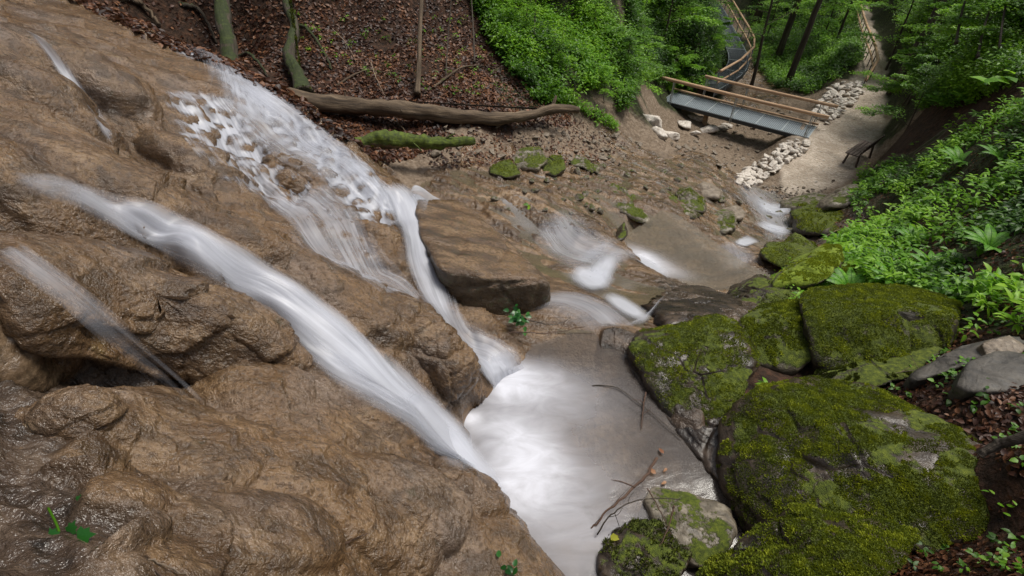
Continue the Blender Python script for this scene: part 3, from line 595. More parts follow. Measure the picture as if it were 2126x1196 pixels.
def ground_normal(XYq, e=.12):
    XYq = np.atleast_2d(XYq); hx = surf(XYq + [e, 0]) - surf(XYq - [e, 0]); hy = surf(XYq + [0, e]) - surf(XYq - [0, e])
    return nrm(np.column_stack([-hx / (2 * e), -hy / (2 * e), np.ones(len(XYq))]))

# the ledge that overhangs the dark hollow
def ledge(name, outline, center, thick, nth=300, nrr=90):
    O = np.array([unproj(*p) for p in outline]); c = unproj(*center); n = len(O)
    t = np.linspace(0, n, nth, endpoint=False); i = t.astype(int); f = (t - i)[:, None]; P0, P1, P2, P3 = O[(i - 1) % n], O[i % n], O[(i + 1) % n], O[(i + 2) % n]
    E = .5 * (2 * P1 + (P2 - P0) * f + (2 * P0 - 5 * P1 + 4 * P2 - P3) * f ** 2 + (3 * P1 - P0 - 3 * P2 + P3) * f ** 3)
    vs = []; ph = np.linspace(0, np.pi, nrr)        # 0 top centre .. pi bottom centre
    for p in ph:
        rr_ = np.sin(p) ** .55 if p > 0 else 0; xy = c[:2] + (E[:, :2] - c[:2]) * rr_; zt = base_h(xy, LW, _lc) + CZ
        prof = (np.cos(p) - 1) * .5; vs.append(np.column_stack([xy, zt + prof * thick * 1.0 + .0 - (1 - np.cos(min(p, 1.2))) * 0]))
    V = np.array(vs); T1 = np.gradient(V, axis=0); T2 = np.roll(V, -1, 1) - np.roll(V, 1, 1); N = nrm(np.cross(T1, T2)); N[0] = [0, 0, 1]; N[-1] = [0, 0, -1]
    cen = V.mean((0, 1)); sg = np.sign(((V - cen) * N).sum(-1).mean()); N = N if sg > 0 else -N; N[0] = [0, 0, 1]; N[-1] = [0, 0, -1]
    Vf, Nf = V.reshape(-1, 3), N.reshape(-1, 3); Vf = Vf + Nf * (crust(Vf, Nf) * .8)[:, None]
    ix = np.arange(nrr * nth).reshape(nrr, nth); jx_ = np.roll(ix, -1, 1); Fq = np.stack([ix[:-1], ix[1:], jx_[1:], jx_[:-1]], -1).reshape(-1, 4)
    return Vf, Fq
LV, LF = ledge('ledge', [(-60, 600, 2.15), (60, 590, 2.3), (130, 640, 2.5), (210, 680, 2.72), (300, 720, 2.95), (390, 752, 3.08), (450, 742, 3.17), (500, 722, 3.25), (555, 705, 3.34), (590, 738, 3.42), (628, 722, 3.5), (610, 680, 3.6),
                      (540, 620, 3.62), (440, 575, 3.5), (300, 510, 3.25), (120, 470, 2.9), (-60, 480, 2.5)], (330, 620, 3.0), .42)
mesh_np('travertine_ledge', LV, [LF], M['trav'])['kind'] = 'structure'
# rounded lobes of crust lying on the slope, each on its own foot
def ico(sub):
    import bmesh
    bm = bmesh.new(); bmesh.ops.create_icosphere(bm, subdivisions=sub, radius=1); V = np.array([v.co[:] for v in bm.verts]); F = np.array([[v.index for v in f.verts] for f in bm.faces]); bm.free(); return V, F
ICO = {s: ico(s) for s in (3, 4, 5, 6)}
def lobe(px, py, a_, b_, c_, rot=0, sink=.35, tilt=0, sub=6):
    c = hit(px, py)[0]; c = c + np.array([0, 0, -c_ * sink]); V, Fc = ICO[sub]; S = np.sign(V) * np.abs(V) ** .9 * np.array([a_, b_, c_])
    cr, sr = math.cos(R(rot)), math.sin(R(rot)); ct, st_ = math.cos(R(tilt)), math.sin(R(tilt))
    Rm = np.array([[cr, -sr, 0], [sr, cr, 0], [0, 0, 1]]) @ np.array([[ct, 0, st_], [0, 1, 0], [-st_, 0, ct]])
    P = S @ Rm.T + c; N = nrm((V / np.array([a_, b_, c_])) @ Rm.T); P = P + N * (crust(P, N) * .9 + fbm(P * 3, 3, 91) * .05 * min(a_, b_) * 3)[:, None]; return P, Fc
LOBES = [(150, 880, .17, .14, .12, 0, 0, 0), (925, 755, .26, .24, .26, -30, .3, 0), (885, 700, .3, .2, .18, -30, .4, 20),
         (590, 355, .34, .25, .15, -10, .4, 15), (30, 720, .2, .2, .2, 0, .2, 0), (40, 640, .18, .14, .16, 10, 0, 0)]
vs, fs, o_ = [], [], 0
for L_ in LOBES:
    P, Fc = lobe(*L_, sub=6 if Q > .6 else 5); vs.append(P); fs.append(Fc + o_); o_ += len(P)
mesh_np('travertine_lobes', np.concatenate(vs), [np.concatenate(fs)], M['trav'])['kind'] = 'structure'

# ------------------------------------------------------------------ water
def hits(px, py, n=500):
    px, py = np.asarray(px, float), np.asarray(py, float); ds = np.geomspace(1.2, 60, n); u = (px[:, None] - 1063) / FPX; v = (598 - py[:, None]) / FPX
    P = np.stack([u * ds, (CP + v * SP) * ds, CZ + (v * CP - SP) * ds], -1); g = P[..., 2] - surf(P[..., :2].reshape(-1, 2)).reshape(P.shape[:2]); k = np.argmax(g < 0, 1); k = np.where((g < 0).any(1), k, n - 1); return P[np.arange(len(px)), k]
def spline(P, n):
    P = np.asarray(P, float); t = np.linspace(0, len(P) - 1, n); i = np.clip(t.astype(int), 0, len(P) - 2); f = (t - i)[:, None]; m = len(P) - 1
    a, b, c, d = P[np.clip(i - 1, 0, m)], P[i], P[i + 1], P[np.clip(i + 2, 0, m)]
    return .5 * (2 * b + (c - a) * f + (2 * a - 5 * b + 4 * c - d) * f ** 2 + (3 * b - a - 3 * c + d) * f ** 3)
def drape_z(xy, use_ledge=False):
    z = height(xy)
    if use_ledge: z = np.maximum(z, base_h(xy, LW, _lc) + CZ)
    return z
def flow(name, secs, off=.03, dens=1.0, soft=0.0, nv=160, nu=40, free=None, led=False, raw=None, dprof=None, efade=.22, vf=.1, pd=5):
    """secs: cross-sections (xL,yL,xR,yR) down the stream, draped on the rock; raw gives 3-D ends instead (falling free)"""
    if raw is None:
        s = np.array(secs, float); L3 = hits(s[:, 0], s[:, 1]); R3 = hits(s[:, 2], s[:, 3])
    else: L3, R3 = np.array([unproj(*a) for a, b in raw]), np.array([unproj(*b) for a, b in raw])
    L3, R3 = spline(L3, nv), spline(R3, nv); u = np.linspace(0, 1, nu)
    P = L3[:, None] * (1 - u)[None, :, None] + R3[:, None] * u[None, :, None]; Wd = np.linalg.norm(R3 - L3, axis=1)
    clr = np.ones((nv, nu))
    if raw is None:
        z = surf(P[..., :2].reshape(-1, 2)).reshape(nv, nu); zp = np.pad(z, pd, 'edge'); zs = np.zeros_like(z); wt = 0
        for a_ in range(-pd, pd + 1):
            for b_ in range(-3, 4): k_ = math.exp(-(a_ / (pd * .7)) ** 2 - (b_ / 2.5) ** 2); zs = zs + k_ * np.maximum(zp[pd + a_:pd + a_ + nv, pd + b_:pd + b_ + nu], zs * 0 - 99); wt += k_
        zs = zs / wt; P[..., 2] = zs + off + .025 * (1 - (2 * u - 1) ** 2)[None]; clr = sstep(-.005, .035, P[..., 2] - z)
    cen = P.mean(1); al = np.concatenate([[0], np.cumsum(np.linalg.norm(np.diff(cen, axis=0), axis=1))])
    e = sstep(0, efade, u) * sstep(0, efade, 1 - u); v = np.linspace(0, 1, nv); ev = sstep(0, vf, v) * sstep(0, vf, 1 - v)
    if dprof is not None: ev = ev * np.interp(v, np.linspace(0, 1, len(dprof)), dprof)
    E = e[None] * ev[:, None] * (.25 + .75 * clr); st = np.stack([(u[None] - .5) * Wd[:, None] , np.broadcast_to(al[:, None], (nv, nu)), np.zeros((nv, nu))], -1)
    st[..., 2] = len(name) * 1.7 + len(bpy.data.objects) * .37
    fib = np.interp(st[..., 0] * 1.0, [-9, 9], [-9, 9]); Pf = P.reshape(-1, 3)
    jit = (fbm(np.column_stack([st[..., 0].ravel() * 9, st[..., 1].ravel() * 1.2, st[..., 2].ravel()]), 3, 7) * .015).reshape(nv, nu)
    P[..., 2] += jit * (raw is None)
    i = np.arange(nv * nu).reshape(nv, nu); Fq = np.stack([i[:-1, :-1], i[:-1, 1:], i[1:, 1:], i[1:, :-1]], -1).reshape(-1, 4)
    wd = np.stack([E, np.full_like(E, dens * .92), np.full_like(E, soft)], -1).reshape(-1, 3)
    o = mesh_np(name, P.reshape(-1, 3), [Fq], M['flow'], None, True, {'st': st.reshape(-1, 3), 'wd': wd}); o['kind'] = 'structure'; return o
# main cascade on the left shoulder, down to the coated block
flow('waterfall', [(330, 106, 372, 90), (385, 140, 425, 108), (425, 180, 500, 141), (470, 225, 575, 189), (520, 275, 650, 238), (580, 330, 715, 287), (640, 385, 778, 342), (700, 430, 826, 398), (770, 475, 862, 436)], -.004, 1.15, .15, 240, 80, dprof=[.5, 1, 1.15, .95, .85, .95, 1.1, 1.3], efade=.35)
flow('waterfall', [(430, 165, 480, 138), (500, 215, 570, 182), (570, 275, 640, 232), (640, 330, 706, 281), (710, 390, 772, 341), (770, 440, 832, 398), (805, 465, 858, 436)], .012, 1.0, .1, 220, 60, dprof=[.4, 1, .8, .9, 1, 1.3], efade=.4)
flow('waterfall', [(305, 165, 490, 205), (335, 230, 560, 268), (370, 300, 610, 333), (420, 360, 670, 388), (480, 410, 730, 428), (540, 455, 770, 462)], .0, .95, 0, 160, 110, efade=.15, dprof=[.9, 1.1, .95, .8, .6, .4])
flow('waterfall', [(480, 385, 700, 385), (560, 470, 760, 440), (640, 540, 800, 500), (720, 590, 850, 560), (800, 640, 890, 610)], .03, .5, .3, 120, 80, efade=.25)
flow('waterfall', [(760, 420, 850, 395), (800, 452, 885, 432), (825, 510, 905, 500), (830, 560, 925, 560), (845, 610, 950, 610), (880, 660, 985, 660), (915, 700, 1050, 700), (955, 735, 1085, 735), (985, 775, 1105, 765), (1000, 810, 1120, 790)], .08, .95, .35, 160, 60, dprof=[1.1, 1.2, 1.1, .8, .75, .9, 1, 1], efade=.45)
flow('waterfall', [(935, 705, 1070, 712), (950, 745, 1095, 745), (955, 800, 1110, 790)], .085, .85, .7, 60, 50, efade=.5, vf=.45)
flow('waterfall', [(835, 420, 868, 408), (838, 452, 900, 430), (850, 475, 925, 455), (880, 500, 930, 490)], .03, 1.1, .7, 60, 50, efade=.5, vf=.35)
flow('waterfall', [(850, 425, 880, 412), (856, 470, 960, 430), (900, 520, 1030, 480), (960, 560, 1090, 540)], .18, .75, .8, 60, 50, efade=.4, dprof=[1.2, .7, .4, .2])
# thin fall at upper left
flow('waterfall', [(54, 90, 84, 90), (104, 135, 140, 132), (146, 180, 182, 176), (182, 235, 214, 228), (206, 275, 238, 268), (228, 325, 275, 314)], .085, .9, .35, 140, 30, efade=.45, dprof=[.7, .9, 1, 1, .9], pd=16)
# broad chute in the middle
flow('waterfall', [(60, 450, 130, 370), (165, 475, 225, 400), (245, 515, 320, 430), (325, 550, 400, 462), (390, 592, 485, 502), (465, 640, 570, 556), (545, 690, 660, 610), (625, 760, 745, 672), (705, 835, 815, 732), (785, 890, 895, 802), (865, 945, 955, 870), (935, 1000, 1000, 925), (990, 1060, 1030, 985)], .05, 1.0, .5, 280, 80, efade=.45, dprof=[.0, .55, .9, .9, 1.1, 1.2, 1.3, 1.4, 1.5, 1.5, 1.4], pd=12)
flow('waterfall', [(170, 455, 225, 418), (260, 500, 315, 445), (350, 550, 420, 485), (430, 605, 515, 540), (520, 655, 600, 590), (610, 720, 690, 650), (700, 790, 775, 715), (780, 860, 850, 780), (860, 925, 925, 850), (945, 1000, 990, 930), (1000, 1050, 1030, 985)], .09, 1.05, .3, 260, 60, efade=.45, dprof=[.3, .8, .7, .8, .85, .95, 1.1, 1.3], pd=12)
flow('waterfall', [(800, 855, 870, 785), (860, 918, 930, 845), (925, 978, 985, 900), (985, 1045, 1035, 960)], .13, 1.1, .8, 60, 50, efade=.5, vf=.35, pd=14)
flow('waterfall', [(40, 430, 70, 370), (90, 445, 130, 375), (140, 462, 195, 395), (210, 490, 290, 420)], .03, .36, .7, 80, 50, efade=.5, vf=.3, pd=10)
flow('waterfall', raw=[((850, 885, 4.2), (915, 820, 4.38)), ((905, 945, 4.14), (965, 880, 4.36)), ((955, 1005, 4.1), (1010, 935, 4.38)), ((1000, 1060, 4.15), (1050, 985, 4.45)), ((1030, 1100, 4.3), (1085, 1020, 4.6))], secs=None, dens=1.05, soft=.7, nv=80, nu=50, efade=.5, vf=.4)
flow('waterfall', [(330, 120, 400, 92), (400, 180, 500, 141), (440, 240, 590, 200), (480, 300, 660, 250), (540, 360, 730, 300), (620, 420, 790, 355), (700, 470, 850, 420)], .045, .40, .45, 200, 80, efade=.4, vf=.2, pd=10)
# veil shooting over the hollow
flow('waterfall', raw=[((-60, 520, 2.1), (50, 490, 2.3)), ((10, 575, 2.1), (130, 545, 2.35)), ((90, 645, 2.2), (230, 610, 2.5)), ((180, 735, 2.4), (340, 700, 2.7)), ((260, 810, 2.6), (450, 780, 2.88)), ((320, 880, 2.62), (520, 840, 2.9))], secs=None, dens=.52, soft=.35, nv=140, nu=80, efade=.5, dprof=[.6, 1, .9, .7, .5, .3])
# small steps further down the brook
for secs, dn in (([(1160, 580, 1205, 545), (1190, 600, 1262, 560), (1210, 618, 1305, 585)], 1.15), ([(1215, 545, 1310, 528), (1205, 575, 1290, 562), (1215, 610, 1262, 606)], .95),
                 ([(1228, 622, 1268, 596), (1275, 655, 1318, 628), (1335, 692, 1368, 662)], 1.1), ([(1545, 400, 1645, 418), (1562, 425, 1655, 436), (1585, 445, 1655, 452)], 1.1),
                 ([(1540, 468, 1590, 452), (1580, 486, 1628, 472), (1625, 504, 1655, 482)], 1.0), ([(1512, 502, 1550, 486), (1535, 520, 1590, 506)], 1.1)):
    flow('waterfall', secs, .05, dn, .8, 60, 40, efade=.5, vf=.45)
# the small spill into the middle pool falls clear of its lip
flow('waterfall', raw=[((1275, 508, 9.0), (1400, 594, 7.9)), ((1295, 515, 9.3), (1402, 585, 8.6)), ((1320, 520, 9.8), (1410, 572, 9.3))], secs=None, dens=1.1, soft=.8, nv=40, nu=40, efade=.5, vf=.4)
def pool(name, z, x0, x1, y0, y1, m, spots, poly, step=.03):
    z = z + CZ; xs, ys = np.arange(x0, x1, step), np.arange(y0, y1, step); X, Y = np.meshgrid(xs, ys); P = np.stack([X.ravel(), Y.ravel()], 1)
    foam = np.zeros(len(P)); wv = fbm(np.column_stack([P * 1.8, P[:, :1] * 0]), 4, 63) * .5
    for px, py, sx, sy, rot, a_ in spots:
        c = unproj_z(px, py, z - CZ)[:2]; q = P - c; cr, sr = math.cos(R(rot)), math.sin(R(rot)); qx, qy = q[:, 0] * cr + q[:, 1] * sr, -q[:, 0] * sr + q[:, 1] * cr
        foam = foam + a_ * np.exp(-((qx / sx) ** 2 + (qy / sy) ** 2) * (1 + wv))
    foam = np.clip(foam, 0, 1.5)
    i = np.arange(len(P)).reshape(X.shape); Fq = np.stack([i[:-1, :-1], i[:-1, 1:], i[1:, 1:], i[1:, :-1]], -1).reshape(-1, 4)
    zz = z + fbm(np.column_stack([P * 3, P[:, :1] * 0]), 3, 61) * .006 + foam * .012
    keep = (surf(P) < z + .25) & in_poly(P[:, 0], P[:, 1], [unproj_z(a_, b_, z - CZ)[:2] for a_, b_ in poly]); fk = keep[Fq].all(1); Fq = Fq[fk]; u, inv = np.unique(Fq, return_inverse=True)
    o = mesh_np(name, np.column_stack([P, zz])[u], [inv.reshape(-1, 4)], m, None, True, {'foam': foam[u]}); o['kind'] = 'structure'
pool('pool_water', -4.3, -.9, 2.9, .9, 4.6, M['pool'], [(1110, 955, .32, .38, 20, .72), (1050, 1030, .28, .22, -40, .5), (1180, 1010, .62, .5, 0, .26), (1060, 790, .40, .24, 0, 1.0), (1110, 850, .55, .34, 20, .34), (975, 870, .1, .09, 0, .9), (1180, 1120, .5, .4, 0, .3), (1010, 900, .25, .3, 0, .35), (1200, 850, .5, .3, 0, .16)],
     [(930, 930), (945, 850), (975, 780), (1000, 745), (1060, 725), (1120, 710), (1180, 690), (1240, 680), (1300, 700), (1345, 780), (1400, 880), (1450, 925), (1500, 960), (1540, 1030), (1600, 1115), (1530, 1160), (1430, 1230), (1300, 1280), (1150, 1290), (1060, 1130), (1010, 1060), (960, 990)], .02)
pool('pool_water', -6.05, 1.5, 5.8, 4.9, 10.5, M['clearpool'], [(1335, 535, .35, .22, -30, 1.0), (1380, 560, .4, .2, -30, .4)],
     [(1270, 500), (1340, 460), (1370, 435), (1410, 445), (1460, 480), (1540, 540), (1605, 572), (1625, 600), (1570, 615), (1480, 612), (1400, 600), (1340, 565)], .04)

# thin sheets lying along the brook: wet film with pale swirls
for secs, dn in (([(1040, 640, 1160, 600), (1150, 690, 1290, 640), (1230, 720, 1350, 700)], .55), ([(1050, 500, 1200, 420), (1120, 560, 1260, 480), (1190, 600, 1320, 520)], .5), ([(1490, 390, 1560, 350), (1520, 420, 1640, 400), (1560, 470, 1660, 440), (1560, 520, 1670, 500)], .55),
                 ([(1440, 545, 1560, 490), (1480, 590, 1600, 560)], .42), ([(1340, 660, 1400, 600), (1260, 700, 1330, 690)], .45), ([(1150, 560, 1240, 500), (1220, 570, 1300, 510), (1280, 590, 1360, 540)], .45)):
    flow('brook_water', secs, .03, dn * .92, .6, 70, 50, efade=.5, vf=.3)
def brook(name, poly, x0, x1, y0, y1, step, rad, off, m):
    xs, ys = np.arange(x0, x1, step), np.arange(y0, y1, step); X, Y = np.meshgrid(xs, ys); P = np.stack([X.ravel(), Y.ravel()], 1); z = surf(P).reshape(X.shape); k = int(rad / step); zz = np.pad(z, k, 'edge'); c = np.cumsum(np.cumsum(np.pad(zz, ((1, 0), (1, 0))), 0), 1); n = 2 * k + 1
    zb = (c[n:, n:] - c[:-n, n:] - c[n:, :-n] + c[:-n, :-n]) / (n * n); zb = zb[:z.shape[0], :z.shape[1]] + off; Pz = np.column_stack([P, zb.ravel()]); px, py, d = proj(Pz); keep = in_poly(px, py, poly) & (Pz[:, 2] > z.ravel() - .12)
    i = np.arange(len(P)).reshape(X.shape); Fq = np.stack([i[:-1, :-1], i[:-1, 1:], i[1:, 1:], i[1:, :-1]], -1).reshape(-1, 4); Fq = Fq[keep[Fq].all(1)]; u, inv = np.unique(Fq, return_inverse=True); fo = np.clip(fbm(Pz[u] * 1.4, 3, 77) * .5 - .12, 0, .3)
    o = mesh_np(name, Pz[u], [inv.reshape(-1, 4)], m, None, True, {'foam': fo}); o['kind'] = 'structure'
brook('brook_water', [(860, 395), (900, 350), (1000, 345), (1200, 375), (1330, 330), (1460, 330), (1560, 385), (1660, 400), (1680, 490), (1640, 530), (1500, 500), (1400, 440), (1290, 500), (1400, 600), (1330, 700), (1180, 700), (1050, 660), (1000, 560), (1080, 500), (1000, 420)], -2, 11, 4, 20, .06, .36, -.005, M['clearpool'])

# ------------------------------------------------------------------ rocks
import bmesh
rng = np.random.default_rng(7)
def hull_planes(P):
    bm = bmesh.new()
    for p in P: bm.verts.new(p)
    bmesh.ops.convex_hull(bm, input=bm.verts); bm.normal_update(); c = np.mean(P, 0); out = {}
    for f in bm.faces:
        n = np.array(f.normal[:]); h = n @ (np.array(f.verts[0].co[:]) - c)
        if h < 0: n, h = -n, -h
        out[tuple(np.round(n, 1))] = (n, h)
    bm.free(); return c, np.array([v[0] for v in out.values()]), np.array([v[1] for v in out.values()])
def rock_shape(P, sub=5, p=12, amp=.06, seed=0, strat=0):
    p = p * 2.2
    c, N, H = hull_planes(P); D, F = ICO[sub]; dn = D @ N.T; r = (np.where(dn > 1e-3, dn, 0) / H[None]); r = ((r ** p).sum(1) + 1e-9) ** (-1 / p)
    V = D * r[:, None]; s = np.abs(V).max(); q = V + c
    d = fbm(q * (2.2 / s), 4, seed) * amp * s * 1.2 + fbm(q * (7 / s), 4, seed + 3) * amp * s * .45 + fbm(q * (22 / s), 2, seed + 5) * amp * s * .12
    F1, F2 = worley(q * (2.6 / s), seed + 9); d -= np.clip(.10 - (F2 - F1), 0, 1) * s * amp * 6; d += (fbm(q * (1.3 / s), 2, seed + 21, .5, True)) * amp * s * .9
    if strat: z = q[:, 2] * strat + fbm(q * 2, 3, seed) * 1.2; d += (np.abs(z - np.floor(z) - .5) - .25) * s * amp * .7
    return V + nrm(V) * d[:, None], F, c
def fuzz(V, F, n, m, thr, seed, size=(.012, .028), parent=None, name='moss', up=.6):
    """moss: thousands of tiny shoots on the upward faces"""
    a, b, c = V[F[:, 0]], V[F[:, 1]], V[F[:, 2]]; N = np.cross(b - a, c - a); A = np.linalg.norm(N, axis=1); N = nrm(N); cen = (a + b + c) / 3
    wgt = A * (N[:, 2] + fbm((cen) * 2.6, 4, seed) * .8 + fbm(cen * 9, 3, seed) * .6 > thr + .60); 
    if wgt.sum() <= 0: return None
    g = np.random.default_rng(seed); k = g.choice(len(F), n, p=wgt / wgt.sum()); u = g.random((n, 2)); fl = u.sum(1) > 1; u[fl] = 1 - u[fl]
    P = a[k] + (b[k] - a[k]) * u[:, :1] + (c[k] - a[k]) * u[:, 1:]; D = nrm(N[k] + g.normal(0, .55, (n, 3)) + [0, 0, up * .4]); L = g.uniform(*size, n)
    clump = fbm(P * 14, 3, seed + 1); L = L * (1 + clump * .6)
    lc = np.clip(.5 + clump * .9 + g.normal(0, .12, n), 0, 1)
    return leaf_obj(name, P - N[k] * .003, D, g.normal(0, 1, (n, 3)), L, L * g.uniform(.35, .6, n), m, g, 0, parent, .1, .2, lc)
def boulder(name, label, pts, m, T=None, snap=0, sink=.1, amp=.06, seed=0, moss=None, group=None, cat='rock', strat=0, sub=5, p=12, lift=.35, kind=None):
    if snap:      # bring the foot of the rock onto the ground
        bx = sorted(pts, key=lambda q: -q[1])[:2]; rat = np.mean([proj(hit(q[0], q[1])[0])[2] / q[2] for q in bx]) * .972; pts = [(x, y, d * rat) for x, y, d in pts]
    P = np.array([unproj(*q) for q in pts]); ext = np.ptp(P, 0).max(); T = T if T is not None else ext * .6
    hv = P.mean(0).copy(); hv[2] = 0; hv = nrm(hv); low = P[P[:, 2] < P[:, 2].mean()]; back = P + hv * T + [0, 0, -T * lift]; feet = np.vstack([low, back]).copy(); feet = feet * .25 + feet.mean(0) * .0 + feet * .75; gz_ = surf(feet[:, :2]) - .06; feet[:, 2] = np.minimum(feet[:, 2], np.maximum(gz_, feet[:, 2] - ext * (.35 if snap else .9))); feet[:, :2] += (feet[:, :2].mean(0) - feet[:, :2]) * .08
    Pall = np.vstack([P, back, low + [0, 0, -sink], feet])
    V, F, c = rock_shape(Pall, sub, p, amp, seed, strat); foot = c.copy()
    o = mesh_np(name, V, [F], M[m], None, True); o.location = foot; tag(o, label, cat, group, kind)
    if moss: mo = fuzz(V + foot, F, int(moss[0] * (1 if Q > .6 else .5)), M[moss[1]], moss[2], seed + 40, moss[3] if len(moss) > 3 else (.012, .028), None); mo.parent = o; mo.location = -foot; mo['kind'] = 'stuff'
    return o
# the coated block under the main cascade
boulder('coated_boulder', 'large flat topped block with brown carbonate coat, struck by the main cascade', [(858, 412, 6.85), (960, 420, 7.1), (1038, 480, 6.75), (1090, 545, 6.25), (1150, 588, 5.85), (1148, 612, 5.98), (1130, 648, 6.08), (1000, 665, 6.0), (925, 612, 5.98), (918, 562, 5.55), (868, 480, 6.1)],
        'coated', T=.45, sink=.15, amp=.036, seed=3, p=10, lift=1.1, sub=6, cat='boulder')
boulder('mossy_block', 'long square cut block with bright moss top, ferns growing behind it', [(1662, 612, 5.9), (1800, 604, 6.1), (1900, 615, 6.0), (1990, 645, 5.7), (1995, 700, 5.5), (1940, 735, 5.3), (1850, 770, 5.2), (1720, 775, 5.2), (1690, 740, 5.25), (1665, 660, 5.5), (1980, 655, 5.35), (1800, 640, 5.4)],
        'blockmoss', T=.45, amp=.045, seed=11, p=22, sub=6, moss=(52000, 'moss', -.05, (.009, .022)), cat='boulder')
boulder('mossy_block', 'shorter mossy block left of the long one across a dark crack', [(1532, 668, 5.75), (1560, 655, 5.9), (1650, 640, 5.9), (1662, 660, 5.6), (1690, 745, 5.35), (1660, 768, 5.35), (1600, 762, 5.4), (1545, 740, 5.5)],
        'blockmoss', T=.4, amp=.05, seed=12, p=20, moss=(12000, 'moss', .15, (.012, .028)), cat='boulder')
boulder('mossy_boulder', 'dark wet boulder with moss on its upper right side, at the pool edge', [(1296, 716, 5.5), (1380, 700, 5.5), (1480, 682, 5.45), (1530, 705, 5.35), (1572, 775, 5.1), (1540, 835, 4.95), (1500, 875, 4.85), (1450, 905, 4.85), (1400, 880, 4.95), (1340, 780, 5.25)],
        'darkmoss', T=.5, amp=.055, seed=13, moss=(26000, 'moss', .22, (.009, .02)), cat='boulder', sub=6, strat=9)
boulder('mossy_boulder', 'huge dark boulder with moss covered back, filling the right foreground', [(1495, 870, 4.75), (1555, 815, 4.75), (1660, 808, 4.7), (1790, 822, 4.55), (1900, 885, 4.2), (2020, 960, 3.8), (2110, 1000, 3.55), (2126, 1060, 3.4), (2060, 1120, 3.4), (1900, 1150, 3.45), (1700, 1150, 3.65), (1580, 1115, 4.05), (1530, 1030, 4.3), (1490, 960, 4.5), (1640, 960, 4.15), (1800, 960, 3.9)],
        'darkmoss', T=.35, amp=.05, seed=14, moss=(95000, 'moss', .02, (.008, .020)), cat='boulder', sub=6, strat=8, p=16)
boulder('mossy_boulder', 'low moss covered boulder at the bottom edge, in front of the huge dark one', [(1530, 1120, 3.65), (1640, 1072, 3.6), (1760, 1100, 3.45), (1875, 1140, 3.3), (1850, 1196, 3.1), (1700, 1240, 3.1), (1560, 1230, 3.3), (1480, 1196, 3.6)], 'darkmoss', T=.3, amp=.07, seed=15, moss=(26000, 'moss', -.15, (.010, .024)), cat='boulder', sub=6)
boulder('mossy_boulder', 'small mossy hump in the bottom edge of the photo, right of the pool outflow', [(1440, 1196, 3.6), (1560, 1165, 3.4), (1690, 1180, 3.2), (1720, 1250, 3.0), (1500, 1260, 3.3)], 'darkmoss', T=.25, amp=.07, seed=16, moss=(12000, 'moss', -.2, (.012, .03)), cat='boulder')
boulder('wet_rock', 'wet speckled rock with dead twigs on top, standing in the pool shallows', [(1335, 1035, 4.35), (1400, 1055, 4.25), (1440, 1075, 4.2), (1500, 1078, 4.15), (1518, 1140, 3.95), (1450, 1180, 3.9), (1390, 1150, 4.0), (1365, 1100, 4.15)], 'streamrock', T=.2, amp=.05, seed=17)
boulder('wet_rock', 'brown rock with thin moss at the bottom edge, left of the pool outflow', [(1245, 1150, 4.05), (1290, 1118, 4.05), (1350, 1125, 4.0), (1420, 1180, 3.85), (1400, 1230, 3.7), (1250, 1240, 3.8)], 'darkmoss', T=.25, amp=.09, seed=18, moss=(2500, 'mossdark', .5))
boulder('brown_rock', 'rounded brown rock wedged below the crack between the mossy blocks', [(1565, 770, 5.6), (1640, 752, 5.65), (1690, 790, 5.45), (1700, 815, 5.3), (1620, 815, 5.3), (1570, 800, 5.4)], 'wetrock', T=.3, amp=.07, seed=19, strat=16)
boulder('brown_rock', 'dark brown rock under the long mossy block, beside dead leaves', [(1700, 770, 5.3), (1850, 720, 5.4), (1960, 715, 5.3), (1900, 775, 4.95), (1800, 805, 4.9), (1715, 800, 5.05)], 'blockmoss', T=.3, amp=.06, seed=20, moss=(5000, 'mossdark', .4))
boulder('slate_slab', 'smooth grey slate slab tilted on the leaf litter at the right edge', [(1985, 800, 4.25), (2010, 755, 4.4), (2060, 735, 4.45), (2160, 745, 4.3), (2180, 800, 4.1), (2100, 812, 4.1), (2010, 812, 4.15)], 'slate', T=.12, sink=.03, amp=.02, seed=21, p=28, cat='slab', lift=.2)
boulder('slate_slab', 'long thin slate slab leaning below the plants, right of the mossy block', [(1890, 778, 4.75), (1990, 725, 4.85), (2100, 700, 4.8), (2126, 715, 4.65), (2000, 760, 4.6), (1900, 790, 4.65)], 'slate', T=.12, sink=.03, amp=.03, seed=22, p=28, cat='slab', lift=.2)
boulder('slate_slab', 'broken ochre slate piece above the smooth slab', [(2040, 712, 4.7), (2090, 700, 4.7), (2126, 725, 4.55), (2110, 745, 4.5), (2050, 740, 4.6)], 'cobble', T=.1, amp=.06, seed=23, p=28, cat='slab')
